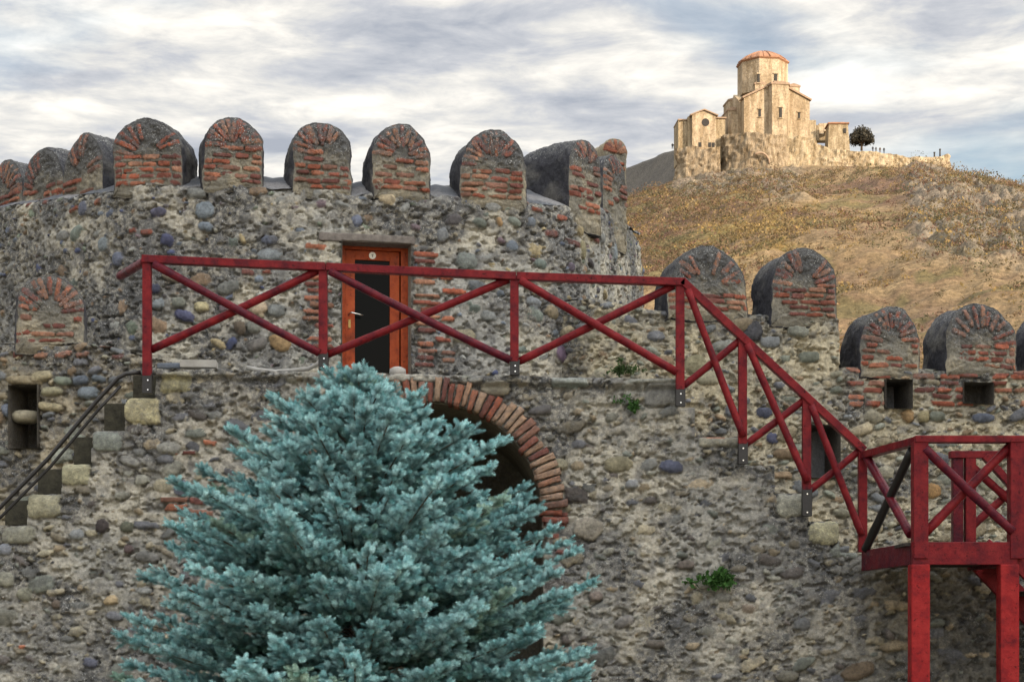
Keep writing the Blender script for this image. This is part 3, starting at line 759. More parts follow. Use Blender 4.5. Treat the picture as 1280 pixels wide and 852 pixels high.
# vault behind the arch
t = np.linspace(0, math.pi, 40)
ol = [(AU + (RI + .01) * math.cos(a), AZ + (RI + .01) * math.sin(a)) for a in t]
ol = [(AU + RI + .01, z) for z in np.linspace(zb, AZ, 12, endpoint=False)] + ol + [(AU - RI - .01, z) for z in np.linspace(AZ, zb, 12)[1:]]
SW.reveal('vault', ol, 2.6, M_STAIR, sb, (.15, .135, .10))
# the ring of bricks
rng = np.random.default_rng(55); bV, bF, bC = [], [], []
a = -.06
cube = np.array([[-1, -1, -1], [1, -1, -1], [1, 1, -1], [-1, 1, -1], [-1, -1, 1], [1, -1, 1], [1, 1, 1], [-1, 1, 1]], float)
cf = np.array([[0, 3, 2, 1], [4, 5, 6, 7], [0, 1, 5, 4], [1, 2, 6, 5], [2, 3, 7, 6], [3, 0, 4, 7]])
mb = MB(); brick_cols = []
o0 = P(537, 645, 17.6)
while a < math.pi + .05:
    da = rng.uniform(.040, .062)
    am = a + da / 2
    ln = (RO - RI) * rng.uniform(.82, 1.08); r0 = RI + rng.normal(.0, .015)
    dep = rng.uniform(.22, .30); fr = rng.uniform(.01, .05)
    rm = r0 + ln / 2
    tilt = am + rng.normal(0, .04)
    b = bmesh.new(); bmesh.ops.create_cube(b, size=1)
    w0 = da * rm * .86
    bmesh.ops.scale(b, vec=(ln, dep, w0), verts=b.verts)
    bmesh.ops.subdivide_edges(b, edges=b.edges[:], cuts=3, use_grid_fill=True)
    for v in b.verts:
        v.co += Vector(rng.normal(0, .0035, 3))
        e = sum(abs(abs(q) - s_ / 2) < .012 for q, s_ in zip(v.co, (ln, dep, w0)))
        if e >= 2: v.co *= .955
        v.co.z *= 1 + .25 * v.co.x / ln
    bmesh.ops.rotate(b, matrix=Matrix.Rotation(-tilt, 3, 'Y'), verts=b.verts)
    bmesh.ops.translate(b, vec=Vector((o0[0] + rm * math.cos(am), 17.6 - fr - .03 + dep / 2, o0[2] + rm * math.sin(am))), verts=b.verts)
    pale = rng.uniform() < .45
    cc = BRICK[rng.integers(len(BRICK))] * rng.uniform(.75, 1.15)
    if pale: cc = cc * .45 + C(.36, .27, .19) * .62
    brick_cols += [cc * rng.uniform(.85, 1.15) for _ in b.verts]
    mb._add(b); a += da + rng.uniform(.0, .012)
me = bpy.data.meshes.new('brick_arch'); bmesh.ops.recalc_face_normals(mb.bm, faces=mb.bm.faces[:])
for f in mb.bm.faces: f.smooth = True
mb.bm.to_mesh(me); mb.bm.free()
cc = np.ones((len(brick_cols), 4), np.float32); cc[:, :3] = brick_cols
me.attributes.new('Col', 'FLOAT_COLOR', 'POINT').data.foreach_set('color', cc.ravel())
me.attributes.new('lichen', 'FLOAT', 'POINT').data.foreach_set('value', np.full(len(cc), .28, np.float32))
link('brick_arch', me, M_STAIR, sb)
# ring bed of mortar between the bricks
t = np.linspace(-.1, math.pi + .1, 160); K = 8
rv = np.array([[[o0[0] + r * math.cos(q), 17.6 + .012 + .012 * R.normal() - .0, o0[2] + r * math.sin(q)] for q in t] for r in np.linspace(RI - .0, RO - .03, K)])
np_mesh('arch_mortar', rv, grid_faces(K, 160), M_STAIR, sb, True, np.full(rv.shape, .24) * C(1, .93, .78), np.full(rv.shape[:2], .2))

# treads, landing and risers behind the front face
mb = MB()
step_tops = [(-130, -7, 690), (-7, 34, 655), (34, 76, 617), (76, 114, 580), (114, 156, 538), (156, 194, 497), (194, 849, 472), (849, 870, 508), (870, 932, 545), (932, 970, 581), (970, 1012, 616), (1012, 1050, 651), (1050, 1420, 692)]
for i, (u0, u1, v) in enumerate(step_tops):
    zt = EYE + (HZ - v) / F * 17.6 - .03; x0, x1 = (u0 - 640) * PXM, (u1 - 640) * PXM
    yb = 19.2 if u1 <= 194 else (20.35 if u1 < 860 else 20.9)
    zb0 = 4.06 if (u0 > 190 and u1 < 850) else .3
    mb.box(((x0 + x1) / 2, (17.68 + yb) / 2, (zt + zb0) / 2), (x1 - x0 - .004, yb - 17.68, zt - zb0), None, 0)
mb.build('treads', mat_plain('tread_stone', (.22, .21, .18), .9, 0, .4, 6, .02), sb)
M_RISER = mat_plain('shaded_mossy_riser', (.030, .028, .018), .9, 0, .75, 11, .02)  # mossy boards; the near-black also paints in the shade of the step recesses
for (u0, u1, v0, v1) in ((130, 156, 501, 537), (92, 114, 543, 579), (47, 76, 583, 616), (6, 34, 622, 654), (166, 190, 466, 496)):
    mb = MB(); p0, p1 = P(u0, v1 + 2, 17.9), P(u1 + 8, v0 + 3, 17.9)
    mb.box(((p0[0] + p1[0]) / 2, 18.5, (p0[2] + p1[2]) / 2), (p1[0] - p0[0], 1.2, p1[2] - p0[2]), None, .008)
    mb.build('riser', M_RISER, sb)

# ================================================================== RAILINGS
DR = 17.46
def beam_part(name, a, b, w, h, mat, parent, bevel=.006):
    mb = MB(); mb.beam(a, b, w, h, bevel); return mb.build(name, mat, parent)
def pole_part(name, a, b, r, mat, parent, rng=R):
    a, b = Vector(a), Vector(b); n = 14
    bow = Vector((0, 0, rng.normal(0, .006)))
    pts = [a.lerp(b, i / n) + bow * math.sin(math.pi * i / n) for i in range(n + 1)]
    rr = [r * (1 + rng.normal(0, .03)) for _ in pts]
    mb = MB(); mb.tube(pts, rr, 12); return mb.build(name, mat, parent)
def post(parent, u, v0, v1, vb, D=DR, w=.085, mat=M_RED):
    p = beam_part('post', PV(u, v0, D), PV(u, v1, D), w, w * .9, mat, parent)
    if vb:
        mb = MB(); mb.beam(PV(u + .5, v1 - 2, D + .005), PV(u + .5, vb, D + .005), w * 1.12, w * .95, .004)
        base = mb.build('post_base', M_BLACK, p)
        for v in (v1 + 5, vb - 5):
            mb = MB(); q = PV(u + 1, v, D - w * .47); mb.tube([q, q + Vector((0, -.010, 0))], .008, 8); mb.build('bolt', M_STEEL, p)
    return p
lr = empty('landing_railing', PV(520, 470, DR))
tag(lr, 'dark red wooden railing with three crossed bays along the top of the landing', 'railing')
for (u, a, b, c) in ((184, 320, 470, 492), (404, 333, 443, 463), (643, 345, 452, 469), (850, 352, 487, 508)): post(lr, u, a, b, c)
for (u0, v0, u1, v1) in ((178, 324, 407, 334), (408, 334, 645, 345.5), (646, 345.5, 856, 353)):
    beam_part('top_rail', PV(u0, v0, DR - .01), PV(u1, v1, DR - .01), .10, .075, M_RED, lr)
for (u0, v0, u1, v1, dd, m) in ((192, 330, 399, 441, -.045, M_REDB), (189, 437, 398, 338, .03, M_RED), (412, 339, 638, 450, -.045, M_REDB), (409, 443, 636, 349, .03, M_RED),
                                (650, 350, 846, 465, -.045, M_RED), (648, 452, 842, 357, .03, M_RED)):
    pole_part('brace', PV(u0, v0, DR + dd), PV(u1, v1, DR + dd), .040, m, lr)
pole_part('side_rail', PV(182, 326, DR + .05), PV(150, 345, DR + 1.2), .045, M_REDB, lr)

sr = empty('stair_railing', PV(965, 560, DR))
tag(sr, 'sloping red wooden railing descending the right hand steps to the platform', 'railing')
for (u, a, b, c) in ((928, 420, 555, 580), (1008, 497, 612, 645), (1078, 563, 690, None)): post(sr, u, a, b, c)
beam_part('top_rail', PV(852, 351, DR - .01), PV(930, 424, DR - .01), .10, .075, M_RED, sr)
beam_part('top_rail', PV(930, 424, DR - .01), PV(1080, 563, DR - .01), .10, .075, M_RED, sr)
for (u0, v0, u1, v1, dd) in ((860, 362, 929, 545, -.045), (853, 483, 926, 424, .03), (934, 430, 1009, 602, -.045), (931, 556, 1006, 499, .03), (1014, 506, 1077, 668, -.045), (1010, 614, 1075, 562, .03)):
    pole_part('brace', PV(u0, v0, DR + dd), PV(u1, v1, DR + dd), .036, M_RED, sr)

# platform
pf = empty('timber_platform', (4.1, 16.7, 0))
tag(pf, 'small red timber platform on tall square posts with crossed railings and black underside', 'platform')
DF, DB = 16.0, 17.40
xL, xRr = P(1147, 0, DF)[0] + .0, P(1264, 0, DF)[0]
zD = 2.49
for u in (1148.5, 1259.5):
    x = P(u, 0, DF)[0]
    beam_part('leg', (x, DF, 0), (x, DF, zD - .20), .17, .16, M_REDLEG, pf, .012)
xa, xb = P(1139, 0, DF)[0], P(1270, 0, DF)[0]
beam_part('fascia', (xa, DF - .02, zD - .10), (xb, DF - .02, zD - .10), .06, .205, M_RED, pf)
beam_part('fascia', (xa + .03, DF + .02, zD - .10), (xa - .13, DB + .08, zD - .10), .06, .20, M_REDB, pf)
beam_part('fascia', (xb - .03, DF + .02, zD - .10), (xb - .03, DB + .08, zD - .10), .06, .20, M_REDB, pf)
mb = MB(); y = DF + .02
while y < DB + .05:
    mb.box(((xa + xb) / 2 - .03, y + .06, zD + .015 - .03), (xb - xa + .04, .115, .03), None, .003); y += .123
mb.build('deck', M_DARKWOOD, pf)
for k in range(4):
    y = DF + .25 + k * .36; beam_part('joist', (xa - .02, y, zD - .10), (xb - .05, y, zD - .10), .06, .14, M_DARKWOOD, pf, .004)
pz = EYE + (HZ - 552) / F * DF
for u in (1149.5, 1270): 
    x = P(u, 0, DF)[0]; beam_part('post', (x, DF - .0, zD - .15), (x, DF, pz), .135, .13, M_RED, pf, .01)
xk = P(1206, 0, DB)[0]
beam_part('post', (xk + .05, DB, zD - .05), (xk + .05, DB, pz + .02), .10, .10, M_RED, pf); beam_part('post', (xk - .07, DB + .02, zD - .05), (xk - .07, DB + .02, pz + .02), .10, .10, M_REDB, pf)
beam_part('top_rail', (P(1142, 0, DF)[0], DF, pz + .02), (P(1278, 0, DF)[0], DF, pz + .02), .15, .06, M_RED, pf)
beam_part('top_rail', (P(1147, 0, DF)[0], DF + .03, pz + .01), (P(1080, 0, DR)[0], DR, pz + .03), .10, .07, M_RED, pf)
beam_part('top_rail', (xk - .15, DB, pz + .03), (xk + 1.2, DB, pz + .03), .11, .07, M_RED, pf)
for (u0, v0, u1, v1, D0, D1, m) in ((1156, 560, 1266, 664, DF - .05, DF - .05, M_REDB), (1157, 665, 1262, 558, DF + .04, DF + .04, M_RED),
                                    (1084, 572, 1138, 668, 17.35, 16.12, M_REDB), (1082, 686, 1140, 562, 17.35, 16.12, M_BLACK)):
    pole_part('brace', PV(u0, v0, D0), PV(u1, v1, D1), .042, m, pf)
for (u0, v0, u1, v1, dd) in ((1212, 580, 1292, 650, 0), (1212, 660, 1290, 590, .06)):
    pole_part('brace', PV(u0, v0, DB + dd), PV(u1, v1, DB + dd), .042, M_RED, pf)
# flight going down to the right
ps = empty('timber_steps', (5.4, 16.8, 0))
tag(ps, 'red timber flight descending out of the frame at the right end of the platform', 'steps')
for y in (DF + .05, DB - .05):
    beam_part('stringer', (xb + .03, y, zD - .10), (xb + 2.2, y, .12), .06, .24, M_RED, ps)
    beam_part('hand_rail', (xb + .08, y, pz + .01), (xb + 2.2, y, 1.05), .09, .07, M_RED, ps)
    beam_part('newel', (xb + 2.15, y, 0), (xb + 2.15, y, 1.15), .12, .12, M_RED, ps)
    pole_part('brace', (xb + .1, y, zD + .08), (xb + 2.1, y, .95), .04, M_RED, ps)
for k in range(8):
    f = (k + .6) / 8.6
    beam_part('tread', (xb + .03 + 2.17 * f, DF + .08, zD - 2.35 * f), (xb + .03 + 2.17 * f, DB - .08, zD - 2.35 * f), .26, .04, M_DARKWOOD, ps)

# left handrail and bits on the landing
mb = MB(); hr = [PV(-30, 662, 17.5), PV(0, 634, 17.5), PV(60, 573, 17.5), PV(120, 502, 17.5), PV(148, 472, 17.5), PV(158, 467, 17.5), PV(176, 465, 17.5)]
mb.tube(hr, .021, 10)
hro = mb.build('hand_rail', M_BLACK, None)
tag(hro, 'black metal handrail tube climbing beside the left steps', 'handrail')
mb = MB(); mb.tube([p + Vector((.02, .02, -.075)) for p in hr[:-2]], .016, 8); mb.build('lower_tube', M_BLACK, hro)
mb = MB(); c0 = P(249, 456, 17.75); mb.box(c0, (.36, .20, .075), Matrix.Rotation(.05, 3, 'Z'), .006)
tag(mb.build('board', M_PLANK, None), 'pale grey board lying on the landing edge at the left', 'board')
mb = MB(); c0 = P(213, 458, 17.8); mb.box(c0, (.24, .16, .055), Matrix.Rotation(-.06, 3, 'Z'), .02)
tag(mb.build('slate_slab', mat_plain('blue_slate', (.13, .16, .21), .7, 0, .3, 14), None), 'flat blue grey slab lying left of the pale board on the landing', 'slab')
mb = MB(); mb.tube([PV(u, v, 17.66) for (u, v) in ((308, 459), (322, 462), (345, 464.5), (365, 463), (385, 461), (397, 455), (403, 447))], .022, 10)
tag(mb.build('pipe', M_GREYPIPE, None), 'grey plastic pipe lying along the landing edge by the second post', 'pipe')
mb = MB(); mb.lathe(P(497, 466, 17.8), [(.06, -.05), (.085, .0), (.08, .04), (.04, .06)], 14, 0, 1, True)
tag(mb.build('boulder', M_PLANK, None), 'small rounded pale stone on the landing edge under the door', 'stone')

# ================================================================== PLANTS ON THE WALL
M_LEAF = mat_attr('weed_leaf', .6, 30, .2, 0, .2)
def weed(u, v, D, rad, n, label, seed, col=(.05, .12, .032)):
    rng = np.random.default_rng(seed); c = P(u, v, D)
    V, Fc, Cc = [], [], []
    arms = [rng.normal(0, 1, 3) * np.array([1, .2, .7]) for _ in range(9)]
    for k in range(n):
        d = rng.normal(0, 1, 3); d[1] = -abs(d[1]); d /= np.linalg.norm(d); d[2] += .25
        ar = arms[rng.integers(9)]; base = c + ar * rad * rng.uniform(0, .75) + rng.normal(0, .10, 3) * rad; L = rad * rng.uniform(.18, .45)
        s = np.cross(d, rng.normal(0, 1, 3)); s /= np.linalg.norm(s); w = L * rng.uniform(.16, .32)
        tip = base + d * L + np.array([0, 0, -.25 * L * rng.uniform(0, 1)]); mid = base + d * L * .55
        i = len(V); V += [base, mid + s * w, tip, mid - s * w]; Fc.append([i, i + 1, i + 2, i + 3])
        cc = np.array(col) * rng.uniform(.6, 1.5); Cc += [cc] * 4
    e = np_mesh('wall_weed', np.array(V), np.array(Fc), M_LEAF, None, False, np.array(Cc))
    return tag(e, label, 'weed')
weed(903, 726, 17.52, .19, 620, 'largest green ferny weed on the wall, below the right hand steps', 1)
weed(793, 509, 17.54, .11, 400, 'small round green weed under the landing edge right of the arch', 2)
weed(776, 462, 20.4, .13, 400, 'dull green moss tuft at the foot of the tower above the landing edge', 3, (.05, .085, .03))

# ================================================================== BLUE SPRUCE
def spruce():
    rng = np.random.default_rng(21)
    root = empty('blue_spruce', ((447 - 640) / F * 14, 14.0, 0))
    tag(root, 'bushy blue spruce with silvery teal needles growing in front of the brick arch', 'spruce')
    bx, by = root.location.x, root.location.y
    H = 3.56
    def radius(z):
        t = (H - z)
        return np.interp(t, [0, .10, .24, .50, .88, 1.5, 2.13, 3.3], [.12, .28, .43, .67, 1.03, 1.50, 1.80, 1.82])
    mbt = MB(); mbt.tube([(bx, by, 0), (bx + .02, by, 1.2), (bx - .01, by + .02, 2.4), (bx, by, H - .1)], [.12, .09, .05, .012], 10)
    mbt.build('trunk', mat_plain('spruce_bark', (.10, .07, .05), .9, 0, .5, 25, .01), root)
    S0, SD, SL, SC, SB = [], [], [], [], []
    wood = MB()
    z = .25; k = 0
    tiers = []
    while z < H - .05:
        tiers.append(z); z += np.interp(z, [0, 2.4, 3.4], [.122, .105, .065])
    for z in tiers:
        nb = int(np.interp(z, [0, 2.5, 3.6], [15, 14, 9])); a0 = rng.uniform(0, 6.28)
        for b in range(nb):
            a = a0 + 2 * math.pi * b / nb + rng.normal(0, .12)
            while len(SB) < len(S0): SB.append(bri if 'bri' in locals() else 1.0)
            bri = rng.uniform(.80, 1.18)
            L = radius(z) * rng.uniform(.70, 1.08)
            zz = z + rng.normal(0, .04)
            el = np.interp(H - z, [0, .3, .9, 2, 3.4], [1.2, .62, .34, .18, .08]) + rng.normal(0, .12)
            hd = np.array([math.cos(a), math.sin(a), 0])
            n = max(4, int(L / .070)); pts = []
            hz_ = L * math.cos(max(el, 0))if el > .5 else L
            for i in range(n + 1):
                t = i / n
                pts.append(np.array([bx, by, zz]) + hd * hz_ * t + np.array([0, 0, 1]) * (math.tan(min(el, 1.2)) * hz_ * t * (1 - .25 * t) + (.16 * t ** 2 - .12 * t * (1 - t)) * L * .7))
            wood.tube([tuple(p) for p in pts[::max(1, n // 5)]] , .0065, 5)
            side = np.array([-hd[1], hd[0], 0])
            for i in range(1, n + 1):
                t = i / n
                if t < .34: continue
                d = pts[i] - pts[i - 1]; d /= np.linalg.norm(d)
                for sgn in (-1, 1):
                    if rng.uniform() < .12: continue
                    tl = (.08 + .40 * L * (1 - t)) * rng.uniform(.7, 1.2)
                    td = d * rng.uniform(.55, .9) + sgn * side * rng.uniform(.6, .9) + np.array([0, 0, rng.normal(.04, .16)]); td /= np.linalg.norm(td)
                    m = max(1, int(tl / .095))
                    for q in range(m):
                        p = pts[i] + td * tl * (q / m)
                        last = q == m - 1
                        ln = rng.uniform(.075, .11)
                        dd = td + rng.normal(0, .20, 3) + np.array([0, 0, .16])
                        S0.append(p); SD.append(dd); SL.append(ln); SC.append(t)
                        for s2 in (-1, 1):
                            if rng.uniform() < (.85 if t > .5 else .45):
                                sd2 = td * .75 + s2 * np.cross(td, [0, 0, 1]) * .7 + np.array([0, 0, rng.normal(.16, .22)])
                                S0.append(p + td * .03); SD.append(sd2); SL.append(rng.uniform(.06, .09)); SC.append(t)
            for q in range(5):      # cluster of buds round the branch end and along its upper side
                S0.append(pts[-1] - (pts[-1] - pts[-2]) * rng.uniform(0, .8)); SD.append((pts[-1] - pts[-2]) / .07 + rng.normal(0, .55, 3) + np.array([0, 0, .25])); SL.append(rng.uniform(.07, .10)); SC.append(1.0)
            for i in range(n // 2, n):
                S0.append(pts[i]); SD.append(hd * .7 + np.array([0, 0, .7]) + rng.normal(0, .25, 3)); SL.append(rng.uniform(.06, .09)); SC.append(i / n)
            S0.append(pts[-1]); SD.append(pts[-1] - pts[-2] + np.array([0, 0, .03])); SL.append(rng.uniform(.09, .12)); SC.append(1.0)
    # leader shoots at the top
    while len(SB) < len(S0): SB.append(1.0)
    for q in range(9):
        S0.append(np.array([bx + rng.normal(0, .08), by + rng.normal(0, .08), H - rng.uniform(.02, .25)])); SD.append(np.array([rng.normal(0, .25), rng.normal(0, .25), 1])); SL.append(rng.uniform(.14, .2)); SC.append(1)
    while len(SB) < len(S0): SB.append(1.0)
    me = wood.build('branches', mat_plain('spruce_twig', (.075, .065, .045), .9, 0, .4, 30, 0), root)
    S0, SD, SL, SC = np.array(S0), np.array(SD), np.array(SL), np.array(SC)
    SD /= np.linalg.norm(SD, axis=1)[:, None]
    # shoots on the camera-far half carry fewer needles
    n = len(S0); NN = 70
    print('shoots', n, flush=True)
    ref = np.where(np.abs(SD[:, 2:3]) < .9, np.array([[0, 0, 1.]]), np.array([[1., 0, 0]]))
    X = np.cross(SD, ref); X /= np.linalg.norm(X, axis=1)[:, None]; Y = np.cross(X, SD)   # Y points up
    back = S0[:, 1] > by + .9
    t = np.tile((np.arange(NN) + .5) / NN, (n, 1)) + rng.normal(0, .01, (n, NN))
    ph = np.arange(NN)[None] * 2.39996 + rng.uniform(0, 6.28, (n, 1))
    ln = rng.uniform(.022, .029, (n, NN)) * (1 - .35 * np.clip(t - .75, 0, 1) * 4 * .6)
    tilt = np.interp(t, [0, .6, .9, 1], [1.25, 1.15, .9, .3]) + rng.normal(0, .10, t.shape)
    rad = np.cos(ph)[..., None] * X[:, None] + (np.sin(ph)[..., None] * Y[:, None])
    rad = rad + .25 * Y[:, None]; rad /= np.linalg.norm(rad, axis=-1)[..., None]
    base = S0[:, None] + SD[:, None] * (t * SL[:, None])[..., None]
    dirn = SD[:, None] * np.cos(tilt)[..., None] + rad * np.sin(tilt)[..., None]
    tang = np.cross(dirn, rad + 1e-4); tang /= np.linalg.norm(tang, axis=-1)[..., None]
    w = .0026
    tip = base + dirn * ln[..., None]
    V = np.stack([base - tang * w, base + tang * w, tip + tang * w * .45, tip - tang * w * .45], 2)
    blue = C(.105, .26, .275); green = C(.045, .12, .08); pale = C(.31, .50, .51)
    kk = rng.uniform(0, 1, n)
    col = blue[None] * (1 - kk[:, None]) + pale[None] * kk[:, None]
    og = np.clip((.66 - SC) * 2.4 + rng.normal(0, .15, n), 0, 1)  # inner shoots turn old-needle green, darkened to paint in shade within the crown
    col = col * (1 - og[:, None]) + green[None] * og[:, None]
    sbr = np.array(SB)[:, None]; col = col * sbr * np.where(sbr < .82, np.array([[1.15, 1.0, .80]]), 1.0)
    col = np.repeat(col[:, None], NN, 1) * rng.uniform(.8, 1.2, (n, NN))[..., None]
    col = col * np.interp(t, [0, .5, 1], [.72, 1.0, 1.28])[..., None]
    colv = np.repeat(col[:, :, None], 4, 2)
    keep = np.ones((n, NN), bool); keep[back, ::2] = False
    V = V[keep]; colv = colv[keep]
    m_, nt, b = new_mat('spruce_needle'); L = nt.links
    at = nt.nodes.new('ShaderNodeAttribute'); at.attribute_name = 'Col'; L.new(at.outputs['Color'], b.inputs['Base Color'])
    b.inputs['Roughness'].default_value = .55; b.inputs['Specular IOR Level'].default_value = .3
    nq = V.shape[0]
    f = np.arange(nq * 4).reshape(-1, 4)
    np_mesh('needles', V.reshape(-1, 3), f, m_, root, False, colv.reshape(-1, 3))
spruce()

# ================================================================== HILL
M_HILL = mat_attr('dry_hill', .95, 1.1, .7, .9)
hx = np.arange(-160, 330, .55); hy = np.arange(110, 600, 1.0)
X, Y = np.meshgrid(hx, hy)
cu = np.array([-400, 300, 600, 720, 800, 850, 900, 985, 1012, 1060, 1120, 1187, 1230, 1280, 1400, 1700, 2400.])
cv = np.array([520, 420, 330, 272, 236, 222, 211, 208, 200, 201, 203, 215, 240, 284, 350, 430, 580.])
cxw = (cu - 640) / F * 500; czw = EYE + (HZ - cv) / F * 500
Hc = np.interp(X + 6 * (fbm(X, Y, 40, 3, 3) - .5), cxw, czw) - 1.2
t = (Y - 110) / (500 - 110)
g = np.clip(t, 0, 1) ** .92
Zh = 4 + (Hc - 4) * g
Zh = np.where(Y > 500, Hc - (Y - 500) * .05 - np.clip(Y - 530, 0, 999) * .5, Zh)
am = sstep(0, .25, t) * (1 - .85 * sstep(435, 488, Y))
Zh += am * (9 * (fbm(X, Y, 70, 12, 4) - .5) + 3.2 * (fbm(X, Y, 16, 13, 4) - .5) + 1.1 * (fbm(X, Y, 4, 14, 4) - .5))
pu = 640 + F * X / Y; pv = HZ - F * (Zh - EYE) / Y
n1 = fbm(X, Y, 22, 90, 4); n2 = fbm(X, Y, 7, 91, 4); n3 = fbm(X, Y, 2.2, 92, 3)
jit = 40 * (n1 - .5) + 20 * (n2 - .5)
rock = sstep(1125, 1150, pu + jit) * sstep(330, 300, pv + jit - (pu - 1200) * .15) * sstep(208, 222, pv - (pu - 1180) * .30 + jit * .3)
rock2 = sstep(190, 205, pv + jit * .3) * sstep(256, 238, pv + jit * .4) * sstep(825, 850, pu) * sstep(1010, 985, pu + jit)
rock = np.clip(rock + .8 * rock2, 0, 1)
ridges = np.abs(fbm(X, Y, 9, 33, 4) - .5) * 2; ridg2 = np.abs(fbm(X, Y, 3, 34, 3) - .5) * 2
rsh = 1 - np.abs(2 * fbm(X * 1.6 + Y * .35, Y * .55, 7, 33, 5) - 1); rs2 = 1 - np.abs(2 * fbm(X * 1.5, Y * .6, 2.6, 35, 4) - 1)
Zh += rock * (5.5 * (rsh - .72) + 2.6 * (rs2 - .72))
Zh += (1 - rock) * sstep(.05, .3, t) * (1 - .8 * sstep(435, 490, Y)) * (1.5 * (fbm(X, Y * .7, 5, 36, 4) - .5) + .9 * (n3 - .5))
gold = C(.245, .175, .095); tan = C(.185, .13, .08); redb = C(.125, .072, .052); olive = C(.15, .125, .055); yel = C(.27, .19, .055); rk = C(.225, .19, .145)
col = mixc(np.broadcast_to(gold, X.shape + (3,)), np.broadcast_to(tan, X.shape + (3,)), sstep(.35, .65, n1))
leftz = sstep(1010, 880, pu + jit) * sstep(330, 290, pv + jit)
col = mixc(col, np.broadcast_to(redb, col.shape), np.clip(sstep(.38, .60, n2) * (leftz * .95 + .45), 0, 1))
col = mixc(col, np.broadcast_to(redb, col.shape), sstep(.54, .66, n1) * .6)
ye = np.exp(-((pu - 950) / 70) ** 2 - ((pv - 290) / 40) ** 2)
col = mixc(col, np.broadcast_to(yel, col.shape), np.clip(ye * 1.1, 0, 1) * sstep(.35, .6, n2))
col = mixc(col, np.broadcast_to(olive, col.shape), sstep(.55, .66, n2) * .8)
col = mixc(col, np.broadcast_to(rk, col.shape), rock * .85)
col = mixc(col, np.broadcast_to(C(.16, .13, .085), col.shape), rock * sstep(.75, .45, rs2 * .5 + rsh * .5) * .85)
col *= (.8 + .4 * n3)[..., None]
hill = np_mesh('hill', np.stack([X, Y, Zh], -1), grid_faces(*X.shape), M_HILL, None, True, col); tag(hill, kind='structure')
def hill_z(x, y):
    i = np.clip(((y - hy[0]) / 1.0).astype(int), 0, len(hy) - 1); j = np.clip(((x - hx[0]) / .55).astype(int), 0, len(hx) - 1)
    return Zh[i, j], pu[i, j], pv[i, j], rock[i, j]

# scrub: leafy tufts over the slope
def scrub(n, seed, name):
    rng = np.random.default_rng(seed)
    x = rng.uniform(15, 190, n * 3); y = rng.uniform(150, 505, n * 3)
    z, u, v, rkk = hill_z(x, y)
    nn = fbm(x, y, 22, 90, 4); n2_ = fbm(x, y, 9, 95, 3)
    lz = sstep(1040, 880, u) * sstep(345, 300, v)
    pr = .10 + .9 * lz * sstep(.30, .5, n2_) + .6 * sstep(.52, .66, n2_) + .25 * rkk
    ok = (rng.uniform(0, 1, len(x)) < pr) & (u > 760) & (u < 1320) & (v < 480) & ~((y > 470) & (u > 840) & (u < 1195))
    x, y, z, u, v = [a[ok][:n] for a in (x, y, z, u, v)]
    m = len(x); K = 40
    sz = rng.uniform(.4, 1.1, m) * (1 + 1.5 * (rng.uniform(0, 1, m) < .12))
    d = rng.normal(0, 1, (m, K, 3)); d /= np.linalg.norm(d, axis=-1)[..., None]
    r = rng.uniform(.35, 1, (m, K, 1)) ** .5
    c = np.stack([x, y, z + sz * .35], -1)[:, None] + d * r * sz[:, None, None] * np.array([1.1, 1.1, .75])
    a = rng.normal(0, 1, (m, K, 3)); a /= np.linalg.norm(a, axis=-1)[..., None]
    b = np.cross(a, rng.normal(0, 1, (m, K, 3))); b /= np.linalg.norm(b, axis=-1)[..., None]
    q = rng.uniform(.09, .22, (m, K, 1)) * np.sqrt(sz)[:, None, None]
    V = np.stack([c - a * q, c - b * q * .6, c + a * q, c + b * q * .6], 2)
    pal = np.array([[.15, .085, .06], [.14, .11, .06], [.22, .155, .085], [.12, .095, .05], [.17, .11, .075], [.25, .175, .07], [.105, .10, .055]])
    pi = rng.integers(0, len(pal), m)
    yy = np.exp(-((u - 950) / 75) ** 2 - ((v - 290) / 45) ** 2) > rng.uniform(.2, 1, m)
    pi[yy] = rng.choice([5, 2, 1], yy.sum())
    col = np.repeat((pal[pi] * rng.uniform(.8, 1.25, (m, 1)))[:, None], K, 1) * rng.uniform(.8, 1.2, (m, K, 1))
    col = np.repeat(col[:, :, None], 4, 2)
    o = np_mesh(name, V.reshape(-1, 3), np.arange(m * K * 4).reshape(-1, 4), mat_attr('scrub_leaf', .8, 1, .1, 0, .25), None, False, col.reshape(-1, 3))
    return tag(o, 'dry brown and olive scrub bushes scattered over the hillside', 'scrub', None, 'stuff')
scrub(16000, 3, 'scrub')

# shaded ridge behind, left of the monastery
rx = np.linspace(0, 1, 90); ry = np.linspace(0, 1, 60)
A, B = np.meshgrid(rx, ry)
su = np.interp(A, [0, .25, .4, .7, 1], [935, 865, 846, 812, 750]); sv = np.interp(A, [0, .25, .4, .55, .7, 1], [178, 183, 187, 191, 199, 222]); sD = np.interp(A, [0, 1], [515, 760])
sx, sy, sz = (su - 640) / F * sD, sD, EYE + (HZ - sv) / F * sD
fx_, fy_, fz_ = sx - 60 * B, sy - 12 * B, sz - 95 * B
nz = fbm(A * 120, B * 60, 14, 61, 5) - .5
RV = np.stack([fx_ + 4 * nz, fy_, fz_ + 5 * nz * np.clip(B * 4, .1, 1)], -1)
rc = mixc(np.broadcast_to(C(.085, .08, .075), RV.shape), np.broadcast_to(C(.14, .125, .105), RV.shape), fbm(A * 120, B * 60, 6, 62, 4))
bk = RV[:1] + np.array([60, 20, -8.])
RV = np.vstack([bk, RV]); rc = np.vstack([rc[:1], rc])
tag(np_mesh('ridge', RV, grid_faces(*RV.shape[:2]), M_HILL, None, True, rc), kind='structure')

